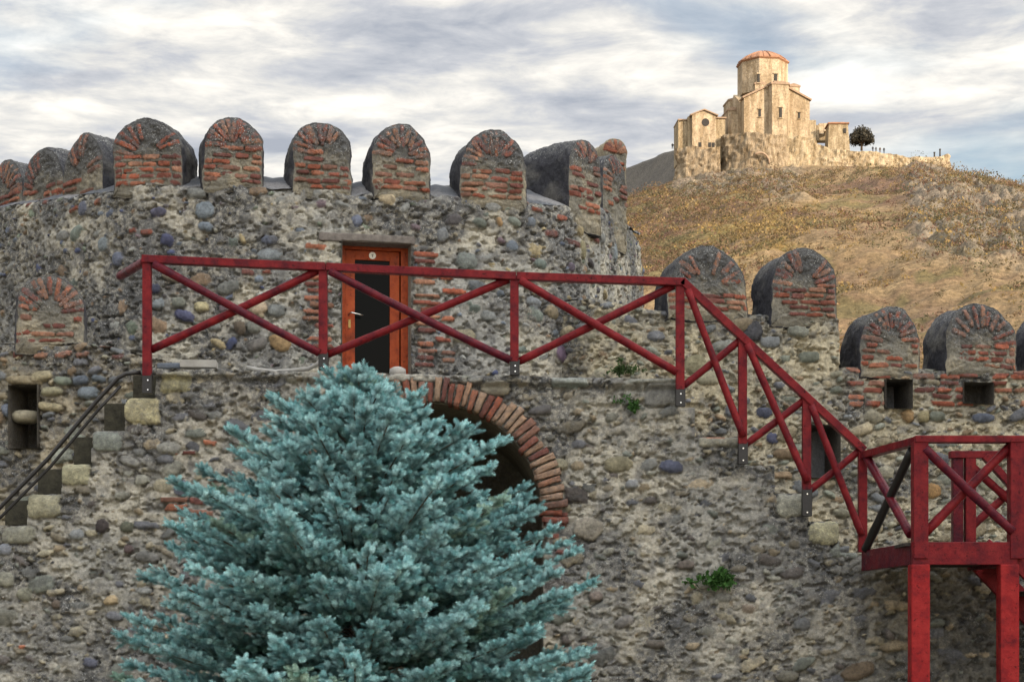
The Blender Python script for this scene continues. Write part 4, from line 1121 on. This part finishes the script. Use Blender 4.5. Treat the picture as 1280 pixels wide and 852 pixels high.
# ground to the horizon
gv = np.array([[-4000, -3000, 0], [4000, -3000, 0], [4000, 9000, 0], [-4000, 9000, 0]], float)
gr = np_mesh('ground', gv, np.array([[0, 1, 2, 3]]), mat_plain('dry_ground', (.20, .17, .11), .95, 0, .3, .3, .05), None, False)
tag(gr, kind='structure')

# ================================================================== MONASTERY
def mat_ashlar(name, c1, c2, stain=.4, s=1.0):
    m, nt, b = new_mat(name); L = nt.links; p = pos(nt)
    mp = nt.nodes.new('ShaderNodeMapping'); mp.inputs['Rotation'].default_value = (math.radians(90), 0, 0); L.new(p, mp.inputs[0])
    r = ramp(nt, [(.3, c1), (.7, c2)]); L.new(noise(nt, .35 * s, 6, .65, p), r.inputs[0])
    v = nt.nodes.new('ShaderNodeTexVoronoi'); v.inputs['Scale'].default_value = 2.2 * s; L.new(p, v.inputs['Vector'])
    g = ramp(nt, [(0, (.88,) * 3), (1, (1.10,) * 3)]); sep = nt.nodes.new('ShaderNodeSeparateColor'); L.new(v.outputs['Color'], sep.inputs[0]); L.new(sep.outputs[0], g.inputs[0])
    base = mixn(nt, r.outputs[0], g.outputs[0], 1.0, 'MULTIPLY')
    st = ramp(nt, [(.45, (1, 1, 1)), (.65, (1 - stain,) * 3)]); L.new(noise(nt, 1.7 * s, 8, .75, p), st.inputs[0])
    base = mixn(nt, base, st.outputs[0], 1.0, 'MULTIPLY')
    m2 = nt.nodes.new('ShaderNodeMapping'); m2.inputs['Scale'].default_value = (1, 1, .16); L.new(p, m2.inputs[0])
    sk = ramp(nt, [(.40, (.62, .58, .52)), (.58, (1.05, 1.05, 1.05))]); L.new(noise(nt, .55 * s, 6, .7, m2.outputs[0]), sk.inputs[0])
    base = mixn(nt, base, sk.outputs[0], 1.0, 'MULTIPLY')
    L.new(base, b.inputs['Base Color']); b.inputs['Roughness'].default_value = .92; b.inputs['Specular IOR Level'].default_value = .2
    L.new(bump(nt, noise(nt, 3 * s, 6, .7, p), .8, .25), b.inputs['Normal'])
    return m
M_SAND = mat_ashlar('warm_sandstone', (.40, .318, .215), (.50, .405, .29), .40)
M_SAND2 = mat_ashlar('rough_sandstone', (.33, .265, .175), (.48, .395, .27), .45, 1.5)
M_FOOT = mat_ashlar('footing_rubble', (.25, .195, .135), (.40, .325, .225), .5, 2.2)
M_TILE = mat_plain('red_roof_tile', (.27, .135, .075), .85, 0, .3, 1.2, .05)
M_ROOFST = mat_plain('brown_roof_slab', (.27, .19, .13), .9, 0, .3, 1.5, .05)
M_DK = mat_plain('window_dark', (.02, .018, .016), .8, 0, .2, 1, 0)
DM = 500.0; S = DM / F      # metres per photo pixel
def zz(v, D=DM): return EYE + (HZ - v) / F * D
def xx(u, D=DM): return (u - 640) / F * D
yaw = math.radians(7)
ch = empty('monastery_church', (xx(962), 508, zz(167)))
tag(ch, 'domed sandstone church with red tiled octagonal dome on top of the hill', 'church')
cen = Vector((xx(960, 510), 510, 0))
ex_, ey_ = Vector((math.cos(yaw), math.sin(yaw), 0)), Vector((-math.sin(yaw), math.cos(yaw), 0))
def L3(x, y, z): return cen + ex_ * x + ey_ * y + Vector((0, 0, z))
rotm = Matrix((ex_, ey_, Vector((0, 0, 1)))).transposed()
def lz(v, y=-9): return zz(v, 510 + y)
zb_ = lz(240)
# main cross body: gabled prism front to back and one across
hw = 9.6; ze = lz(125); zr = lz(110)
mb = MB()
mb.poly_prism([L3(-hw, -9.5, zb_), L3(hw, -9.5, zb_), L3(hw, -9.5, ze), L3(2.6, -9.5, zr), L3(-2.6, -9.5, zr), L3(-hw, -9.5, ze)], ey_ * 19)
mb.poly_prism([L3(-hw - .6, -6.5, zb_), L3(-hw - .6, 6.5, zb_), L3(-hw - .6, 6.5, ze), L3(-hw - .6, 0, zr + .4), L3(-hw - .6, -6.5, ze)], ex_ * (2 * hw + 1.2))
mb.build('wall', M_SAND, ch)
# front apse, five sided
mb = MB(); ap = [(-3.2, -9.4), (-2.6, -11.6), (2.2, -11.6), (3.0, -9.4)]
mb.poly_prism([L3(x + .6, y, zb_) for x, y in ap], Vector((0, 0, lz(109) - zb_))); mb.build('apse', M_SAND, ch)
mb = MB(); mb.poly_prism([L3(x * 1.12 + .6, y - .25 if y < -10 else y, lz(109)) for x, y in ap], Vector((0, 0, .55)))
mb.poly_prism([L3(x * .7 + .6, y + .6 if y < -10 else y, lz(109) + .55) for x, y in ap], Vector((0, 0, .6))); mb.build('apse_roof', M_ROOFST, ch)
# sloping cornices
mb = MB()
for sg in (-1, 1):
    mb.beam(L3(sg * (hw + .5), -9.6, ze + .15), L3(sg * 2.9, -9.6, zr + .25), .8, .5, .05)
    mb.beam(L3(sg * (hw + .5), -3, ze + .2), L3(sg * 2.9, -3, zr + .25), 12.5, .4, .05)
mb.build('cornice', M_ROOFST, ch)
# side blocks
mb = MB()
for (x0, x1, y0, y1, v) in ((-12.6, -9.2, -3, 6, 132), (-11.2, -7.2, 2, 8, 113), (-5.6, -2.5, -6.6, -3.4, 103), (4.0, 7.6, -6.4, -2.8, 104), (-12.2, -9.5, -5.5, -2.8, 140)):
    mb = MB(); mb.box(L3((x0 + x1) / 2, (y0 + y1) / 2, (zb_ + lz(v)) / 2), (x1 - x0, y1 - y0, lz(v) - zb_), rotm, 0); mb.build('side_chamber', M_SAND, ch)
mb = MB()
mb = None
for (x0, x1, y0, y1, v) in ((-11.4, -7.0, 1.8, 8.2, 113), (-5.8, -2.3, -6.8, -3.2, 103), (3.8, 7.8, -6.6, -2.6, 104), (-12.8, -9, -3.2, 6.2, 132)):
    mb = MB()
    mb.poly_prism([L3(x0, y0, lz(v) + .002), L3(x1, y0, lz(v) + .002), L3(x1, y0, lz(v) + .4), L3((x0 + x1) / 2, y0, lz(v) + 1.0), L3(x0, y0, lz(v) + .4)], ey_ * (y1 - y0))
    mb.build('chamber_roof', M_ROOFST, ch)
# drum and dome
dr = L3(-1.6, 0, 0); dr.z = 0
mb = MB(); mb.lathe(dr, [(7.3, lz(122, 0)), (7.3, lz(82, 0)), (7.0, lz(81, 0))], 8, yaw + math.pi / 8); mb.build('drum', M_SAND, ch)
mb = MB(); z0 = lz(81.5, 0); z1 = lz(65.5, 0)
mb.lathe(dr, [(7.3, z0 - .4), (7.75, z0 + .0), (7.7, z0 + .25), (6.0, z0 + .25 + (z1 - z0) * .36), (3.9, z0 + (z1 - z0) * .72), (1.8, z0 + (z1 - z0) * .93), (.2, z1)], 8, yaw + math.pi / 8)
dome = mb.build('dome', M_TILE, ch)
mb = MB()
for k in range(24):
    a_ = yaw + k * math.pi / 12 + .05
    mb.tube([dr + Vector((math.cos(a_) * r, math.sin(a_) * r, z)) for r, z in ((7.35, z0 + .25), (5.7, z0 + .25 + (z1 - z0) * .36), (3.7, z0 + .0 + (z1 - z0) * .72), (1.75, z0 + .0 + (z1 - z0) * .93))], .16, 5)
mb.build('tile_ribs', M_TILE, dome)
def win(parent, x, y, v0, v1, w):
    mb = MB(); mb.box(L3(x, y, (lz(v0, y) + lz(v1, y)) / 2), (w, .5, lz(v0, y) - lz(v1, y)), rotm, .05)
    fr = mb.build('window', M_DK, parent)
    mb = MB(); mb.box(L3(x, y - .12, lz(v0, y) + .25), (w + .7, .5, .3), rotm, .03); mb.build('lintel', M_SAND, fr)
    mb = MB(); mb.box(L3(x, y - .12, lz(v1, y) - .15), (w + .5, .5, .2), rotm, .03); mb.build('sill', M_SAND, fr)
win(ch, -5.0, -9.45, 138, 147, .65); win(ch, .5, -11.55, 135, 147, .75); win(ch, .4, -6.75, 93, 104, .8); win(ch, 6.5, -9.45, 140, 147, .5); win(ch, -4.6, -6.75, 94, 104, .6)

# small church to the left
sc_ = empty('small_church', (xx(876), 503, zz(185)))
tag(sc_, 'small gabled sandstone chapel with one dark round window left of the domed church', 'chapel')
cen = Vector((xx(877, 502), 502, 0)); yaw = math.radians(4)
ex_, ey_ = Vector((math.cos(yaw), math.sin(yaw), 0)), Vector((-math.sin(yaw), math.cos(yaw), 0)); rotm = Matrix((ex_, ey_, Vector((0, 0, 1)))).transposed()
def lz(v, y=-4): return zz(v, 502 + y)
mb = MB(); mb.poly_prism([L3(-3.4, -4, lz(200)), L3(3.4, -4, lz(200)), L3(3.4, -4, lz(144)), L3(0, -4, lz(138.5)), L3(-3.4, -4, lz(144))], ey_ * 11)
mb.build('wall', M_SAND, sc_)
mb = MB()
for (x0, x1, y0, y1, v) in ((-7.0, -4.3, -1.5, 6, 148), (3.4, 6.2, -3.2, 6, 147), (-4.4, -3.4, -2.6, 5, 144)):
    mb.box(L3((x0 + x1) / 2, (y0 + y1) / 2, (lz(200) + lz(v)) / 2), (x1 - x0, y1 - y0, lz(v) - lz(200)), rotm, .1)
mb.build('wing', M_SAND2, sc_)
mb = MB()
for sg in (-1, 1): mb.beam(L3(sg * 4.0, 1.3, lz(145) + .15), L3(0, 1.3, lz(138.5) + .3), 11.6, .35, .04)
mb.box(L3(4.9, 1.2, lz(147) + .2), (3.2, 9.8, .4), rotm, .05).box(L3(-5.6, 2.2, lz(148) + .2), (3.0, 8, .35), rotm, .05)
mb.build('roof', M_ROOFST, sc_)
mb = MB(); q = L3(.4, -4, lz(153)); mb.tube([q + ey_ * .3, q - ey_ * .08], [1.1, 1.1], 14); mb.build('window', M_DK, sc_)
for x in (-1.2, 2.6, 1.6):
    mb = MB(); mb.box(L3(x, -4, lz(181)), (.8, .3, 1.3), rotm, .04); mb.build('opening', M_DK, sc_)

# rough walls round the church
def rampart(name, pts, th, label, cat, jag=.6, seed=1, mat=M_SAND2, res=.45):
    pts = np.array(pts, float); D = pts[:, 3]
    x, y = (pts[:, 0] - 640) / F * D, D; zt = EYE + (HZ - pts[:, 1]) / F * D; zb = EYE + (HZ - pts[:, 2]) / F * D
    s = np.r_[0, np.cumsum(np.hypot(np.diff(x), np.diff(y)))]; ss = np.arange(0, s[-1], res)
    X, Y, T, B = [np.interp(ss, s, a) for a in (x, y, zt, zb)]
    T = T + jag * (fbm(ss, ss * 0, 2.2, seed, 4) - .6)
    tx, ty = np.gradient(X), np.gradient(Y); l = np.hypot(tx, ty); nx, ny = ty / l, -tx / l
    K = 24; rows = []
    for k in range(K + 1):
        z = B + (T - B) * k / K
        d = 2.2 * (fbm(ss, z, 4.0, seed + 3, 4) - .5) + 1.0 * (fbm(ss, z, .9, seed + 4, 2) - .5) + 1.6 * (1 - k / K)
        rows.append(np.stack([X + nx * d, Y + ny * d, z], -1))
    rows.append(np.stack([X - nx * th, Y - ny * th, T - .1], -1)); rows.append(np.stack([X - nx * th, Y - ny * th, B], -1))
    V = np.array(rows)
    return tag(np_mesh(name, V, grid_faces(*V.shape[:2]), mat, None, False), label, cat)
rampart('retaining_wall', [(900, 176, 262, 502), (908, 167, 262, 496), (935, 166, 262, 492), (962, 167, 262, 491), (981, 168, 262, 494), (984, 170, 262, 500)], 2.5,
        'tall rounded rubble retaining wall under the domed church', 'wall', .9, 2, M_FOOT)
rw = rampart('terrace_wall', [(982, 168, 262, 495), (1000, 170, 262, 495), (1019, 172, 258, 495), (1021, 180, 255, 495), (1042, 186, 245, 495), (1070, 188, 240, 495), (1100, 190, 235, 496), (1140, 196, 235, 497), (1175, 195, 235, 498), (1184, 193, 240, 498.5), (1187, 200, 242, 503)], 1.6,
        'long low broken stone wall running right along the hilltop from the church', 'wall', 1.1, 5)
rampart('cliff_wall', [(845, 186, 262, 500), (858, 182, 262, 497), (880, 184, 262, 496), (902, 184, 262, 496)], 6, 'rough stone footing wall beneath the small chapel', 'wall', 1.6, 9, M_FOOT)
# blind arch on the retaining wall
mb = MB(); q = P(950, 202, 490.3)
mb.tube([Vector((q[0] + 2.6 * math.cos(a_), q[1] - .35 + .25 * math.cos(a_), q[2] - .6 + 3.0 * math.sin(a_))) for a_ in np.linspace(.0, 2.2, 12)], .28, 6)
ba = mb.build('blind_arch', M_ROOFST, None); tag(ba, 'thin dark curved arch line on the retaining wall below the church', 'arch')
# gate tower and ruined piece
gt = empty('gate_tower', (xx(1054), 498, zz(190)))
tag(gt, 'squat tapering stone gate tower with flat tiled roof right of the domed church', 'tower')
mb = MB(); x0, x1, x2, x3 = xx(1037, 493), xx(1070, 493), xx(1041, 493), xx(1065, 493)
def frust(mb, b, tt, z0, z1, n=12):
    vs = []
    for k in range(n + 1):
        f = k / n
        r = [(b[i][0] * (1 - f) + tt[i][0] * f, b[i][1] * (1 - f) + tt[i][1] * f) for i in range(4)]
        vs.append([mb.bm.verts.new((x, y, z0 + (z1 - z0) * f)) for x, y in r])
    for a, b2 in zip(vs[:-1], vs[1:]):
        for i in range(4): mb.bm.faces.new((a[i], a[(i + 1) % 4], b2[(i + 1) % 4], b2[i]))
    mb.bm.faces.new(vs[0][::-1]); mb.bm.faces.new(vs[-1])
frust(mb, [(x0, 497.5), (x1, 497.5), (x1, 504.5), (x0, 504.5)], [(x2, 499), (x3, 499), (x3, 504), (x2, 504)], zz(236), zz(156.5)); mb.build('wall', M_SAND2, gt)
mb = MB(); mb.box(((x2 + x3) / 2, 501.5, zz(155.5)), (x3 - x2 + .7, 5.8, .4), None, .05).box(((x2 + x3) / 2, 501.5, zz(154)), (x3 - x2 - 1.5, 3.8, .4), None, .05); mb.build('roof', M_TILE, gt)
mb = MB(); mb.box((xx(1055), 498.75, zz(165)), (.7, .4, 1.3), None, .03); mb.build('window', M_DK, gt)
ru = empty('ruined_wall', (xx(1022), 503, zz(170)))
tag(ru, 'broken standing wall fragment with a small arch between church and gate tower', 'ruin')
mb = MB()
for (u0, u1, v0, D, dp) in ((1010, 1019, 152, 504, 3), (1019, 1023, 158, 505, 3), (1023, 1042, 165, 510, 2)):
    mb.box(((xx(u0, D) + xx(u1, D)) / 2, D, (zz(v0, D) + zz(178, D)) / 2), (xx(u1, D) - xx(u0, D), dp, zz(v0, D) - zz(178, D)), None, .15)
mb.build('wall', M_SAND2, ru)
mb = MB()
for (u0, v0, w, h) in ((1026, 162, 1.4, 1.6), (1034, 160, 2.4, 1.2)): mb.box((xx(u0, 507), 507, zz(v0, 507)), (w, 1.5, h * 2), None, .2)
mb.build('pier', M_SAND, ru)

# the round tree by the gate tower
def small_tree(u, v, D, r, h, label, seed, col):
    rng = np.random.default_rng(seed); x, y, z = P(u, v, D)
    t_ = empty('tree', (x, y, z)); tag(t_, label, 'tree')
    mb = MB(); mb.tube([(x, y, z - .5), (x, y, z + h * .35), (x + .3, y, z + h * .7)], [.35, .25, .1], 7)
    for k in range(7):
        a_ = k * .9; mb.tube([(x, y, z + h * .22), (x + math.cos(a_) * r * .5, y + math.sin(a_) * r * .5, z + h * .5), (x + math.cos(a_) * r * .85, y + math.sin(a_) * r * .8, z + h * .62)], [.16, .1, .04], 5)
    mb.build('trunk', mat_plain('bark_brown', (.10, .07, .05), .9, 0, .3, 3, 0), t_)
    n = 3000; d = rng.normal(0, 1, (n, 3)); d[:, 2] = np.abs(d[:, 2]); d /= np.linalg.norm(d, axis=1)[:, None]
    rr = rng.uniform(.25, 1, (n, 1)) ** .4 * (1 + .12 * np.sin(7 * np.arctan2(d[:, 1], d[:, 0]))[:, None])
    c = np.array([x, y, z + h * .28]) + d * rr * np.array([r, r, h * .72]) + rng.normal(0, .15, (n, 3))
    a = rng.normal(0, 1, (n, 3)); b = rng.normal(0, 1, (n, 3)); a /= np.linalg.norm(a, axis=1)[:, None]; b /= np.linalg.norm(b, axis=1)[:, None]
    q = .28
    V = np.stack([c - a * q, c - b * q, c + a * q, c + b * q], 1)
    cc = np.repeat((np.array(col)[None] * rng.uniform(.7, 1.3, (n, 1)))[:, None], 4, 1)
    np_mesh('crown', V.reshape(-1, 3), np.arange(n * 4).reshape(-1, 4), mat_attr('tree_leaf', .8, 1, .1, 0, .2), t_, False, cc.reshape(-1, 3))
small_tree(1077, 186, 506, 3.6, 6.0, 'round dark leafed tree beside the gate tower on the hilltop', 4, (.060, .055, .042))

# tiny figures on the hilltop
def person(u, v, D, label, seed, col, arm=0):
    rng = np.random.default_rng(seed); x, y, z = P(u, v, D)
    bm = bmesh.new()
    J = [(0, 0, .95), (0, 0, 1.2), (0, 0, 1.45), (0, 0, 1.55), (0, -.02, 1.68), (.10, 0, .88), (.12, .03, .48), (.13, 0, .04), (-.10, 0, .88), (-.12, -.03, .48), (-.13, 0, .04),
         (.20, 0, 1.40), (.27, 0, 1.12), (.25, -.12, .88), (-.20, 0, 1.40), (-.27, 0, 1.12), (-.25, -.12, .88)]
    rad = [.16, .16, .15, .065, .11, .10, .075, .06, .10, .075, .06, .075, .055, .045, .075, .055, .045]
    E = [(0, 1), (1, 2), (2, 3), (3, 4), (0, 5), (5, 6), (6, 7), (0, 8), (8, 9), (9, 10), (2, 11), (11, 12), (12, 13), (2, 14), (14, 15), (15, 16)]
    me = bpy.data.meshes.new('person'); me.from_pydata([(x + a, y + b, z + c) for a, b, c in J], E, [])
    o = link('person', me, mat_plain('dark_clothes', col, .9, 0, .2, 5, 0))
    md = o.modifiers.new('skin', 'SKIN'); 
    for sv_, r in zip(me.skin_vertices[0].data, rad): sv_.radius = (r, r)
    me.skin_vertices[0].data[0].use_root = True
    s2 = o.modifiers.new('sub', 'SUBSURF'); s2.levels = 1; s2.render_levels = 1
    return tag(o, label, 'person', 'tiny visitors on the hilltop')
person(840.5, 186.5, 513, 'standing person in dark clothes left of the chapel, on the shaded ridge', 1, (.03, .03, .035))
person(843, 186.5, 513.5, 'second person in black beside another, closer to the chapel wall', 2, (.025, .022, .03))
for k, (u, v, lab) in enumerate(((1091, 190.5, 'person in dark clothes behind the low wall, first right of the round tree'), (1095, 191, 'person in grey clothes behind the low wall, second right of the round tree'),
                                 (1100, 191.5, 'person in brown clothes behind the low wall, third right of the round tree'), (1105, 192, 'person in black clothes behind the low wall, furthest from the round tree'))):
    person(u, v, 500, lab, 10 + k, ((.03, .03, .04), (.08, .08, .085), (.08, .05, .035), (.02, .02, .022))[k])
for u, v0, v1, D, lab in ((1175, 187, 198, 500, 'thin dark post standing on the low wall near its right end'), (1168, 191, 198, 500, 'shorter dark post left of the tall one on the low wall')):
    mb = MB(); mb.tube([PV(u, v1, D), PV(u, v0, D)], .22, 8); mb.box(PV(u, v0 - .2, D), (.5, .5, .3), None, .05)
    tag(mb.build('post', M_DARKWOOD, None), lab, 'post')

# ================================================================== CATHEDRAL BEHIND THE CAMERA (casts the shade on the court)
SUN_AZ = math.radians(47); SUN_EL = math.radians(17)      # azimuth to the right of straight-behind
sd = Vector((math.sin(SUN_AZ) * math.cos(SUN_EL), -math.cos(SUN_AZ) * math.cos(SUN_EL), math.sin(SUN_EL)))
USE_CATH = True
if USE_CATH:
    ct = empty('cathedral', (38, -22, 0)); tag(ct, 'tall stone cathedral behind the viewer shading the courtyard', 'cathedral')
    dist = 62; cc = Vector((0, 20, 0)) + Vector((sd.x, sd.y, 0)).normalized() * dist
    zt = 8.6 + dist * math.tan(SUN_EL)
    ax = Vector((sd.y, -sd.x, 0)).normalized(); m_ = Matrix((ax, Vector((-ax.y, ax.x, 0)), Vector((0, 0, 1)))).transposed()
    mb = MB(); mb.box(cc + Vector((0, 0, (zt) / 2)), (27, 14, zt), m_, .1)
    mb.build('wall', M_SAND, ct)
    mb = MB(); hh = Vector((-ax.y, ax.x, 0))
    mb.poly_prism([cc - ax * 13.8 + hh * 7.5 + Vector((0, 0, zt)), cc - ax * 13.8 - hh * 7.5 + Vector((0, 0, zt)), cc - ax * 13.8 + Vector((0, 0, zt + 1.2))], ax * 27.6); mb.build('roof', M_TILE, ct)

# ================================================================== LIGHT, SKY, CAMERA
sun = bpy.data.lights.new('sun', 'SUN'); sun.energy = 3.7; sun.angle = math.radians(.6); sun.color = (1, .81, .60)
so = bpy.data.objects.new('sun', sun); COL.objects.link(so)
so.rotation_euler = (-sd).to_track_quat('-Z', 'Y').to_euler()

w = bpy.data.worlds.new('World'); scene.world = w; w.use_nodes = True
nt = w.node_tree; L = nt.links; bg = nt.nodes['Background']; out = nt.nodes['World Output']
sky = nt.nodes.new('ShaderNodeTexSky'); sky.sky_type = 'NISHITA'; sky.sun_disc = False; sky.sun_elevation = SUN_EL; sky.sun_rotation = math.pi - SUN_AZ
sky.air_density = 1.2; sky.dust_density = 1.5
L.new(sky.outputs[0], bg.inputs[0]); bg.inputs[1].default_value = .10
tc = nt.nodes.new('ShaderNodeTexCoord')
# project the view direction onto a cloud deck
sx_ = nt.nodes.new('ShaderNodeSeparateXYZ'); L.new(tc.outputs['Generated'], sx_.inputs[0])
def mth(op, a, b=None, clamp=False):
    n = nt.nodes.new('ShaderNodeMath'); n.operation = op; n.use_clamp = clamp
    for i, q in enumerate((a, b)):
        if q is None: continue
        if hasattr(q, 'is_output'): L.new(q, n.inputs[i])
        else: n.inputs[i].default_value = q
    return n.outputs[0]
zc = mth('MAXIMUM', sx_.outputs[2], 0.0); den = mth('ADD', zc, .10)
cx_ = mth('DIVIDE', sx_.outputs[0], den); cy_ = mth('DIVIDE', sx_.outputs[1], den)
cb = nt.nodes.new('ShaderNodeCombineXYZ')
az_ = mth('ARCTAN2', sx_.outputs[0], sx_.outputs[1]); L.new(mth('MULTIPLY', az_, 8.5), cb.inputs[0]); L.new(mth('MULTIPLY', mth('DIVIDE', 1.0, mth('ADD', zc, .12)), 4.0), cb.inputs[1])
def cn(scale, sx, sy, off, detail=7, rough=.58, dist=.35):
    mp = nt.nodes.new('ShaderNodeMapping'); mp.inputs['Scale'].default_value = (sx, sy, 1); mp.inputs['Location'].default_value = (off, off * .7, off * .3); L.new(cb.outputs[0], mp.inputs[0])
    return noise(nt, scale, detail, rough, mp.outputs[0], dist)
n_a = cn(1.0, .85, 1.4, 3.1, 9, .58, .3); n_b = cn(2.3, .85, 1.3, 9.7, 10, .60, .35); n_c = cn(.45, .9, 1.1, 5.5, 4, .5, .2)
tone = mth('ADD', mth('MULTIPLY', n_a, .55), mth('MULTIPLY', n_b, .45))
cr = ramp(nt, [(.36, (.39, .42, .48)), (.45, (.55, .565, .60)), (.51, (.72, .71, .685)), (.57, (.91, .875, .81)), (.66, (1.15, 1.11, 1.02))]); L.new(tone, cr.inputs[0])
bg2 = nt.nodes.new('ShaderNodeBackground'); L.new(cr.outputs[0], bg2.inputs[0])
dp_ = nt.nodes.new('ShaderNodeVectorMath'); dp_.operation = 'DOT_PRODUCT'; L.new(tc.outputs['Generated'], dp_.inputs[0]); dp_.inputs[1].default_value = sd
def ss(x, a, b):
    n = nt.nodes.new('ShaderNodeMapRange'); n.interpolation_type = 'SMOOTHSTEP'; L.new(x, n.inputs[0]); n.inputs[1].default_value = a; n.inputs[2].default_value = b; return n.outputs[0]
glow = mth('ADD', mth('MULTIPLY', ss(sx_.outputs[2], .36, .85), 1.2), mth('MULTIPLY', ss(dp_.outputs['Value'], .1, .95), 2.6))
L.new(mth('MULTIPLY', mth('ADD', glow, 1.0), .63), bg2.inputs[1])
# blue gaps
gap = ramp(nt, [(.30, (.25, .25, .25)), (.48, (1, 1, 1))])
low = mth('MULTIPLY', mth('MULTIPLY', ss(az_, .10, .30), mth('SUBTRACT', 1.0, ss(zc, .235, .30))), .28)
L.new(mth('SUBTRACT', n_c, low), gap.inputs[0])
mx = nt.nodes.new('ShaderNodeMixShader'); L.new(gap.outputs[0], mx.inputs[0]); L.new(bg.outputs[0], mx.inputs[1]); L.new(bg2.outputs[0], mx.inputs[2]); L.new(mx.outputs[0], out.inputs[0])

cam = bpy.data.cameras.new('camera'); cam.sensor_width = 36; cam.lens = 36 * F / 1280; cam.shift_y = (HZ - 426) / 1280; cam.clip_start = .1; cam.clip_end = 20000
co = bpy.data.objects.new('camera', cam); COL.objects.link(co); co.location = (0, 0, EYE); co.rotation_euler = (math.pi / 2, 0, 0); scene.camera = co
scene.view_settings.view_transform = 'Standard'; scene.view_settings.look = 'None'; scene.view_settings.gamma = 1; scene.view_settings.exposure = 0.88
scene.view_settings.use_curve_mapping = False
scene.render.resolution_x, scene.render.resolution_y = 1024, 681
scene.cycles.max_bounces = 6; scene.cycles.diffuse_bounces = 3
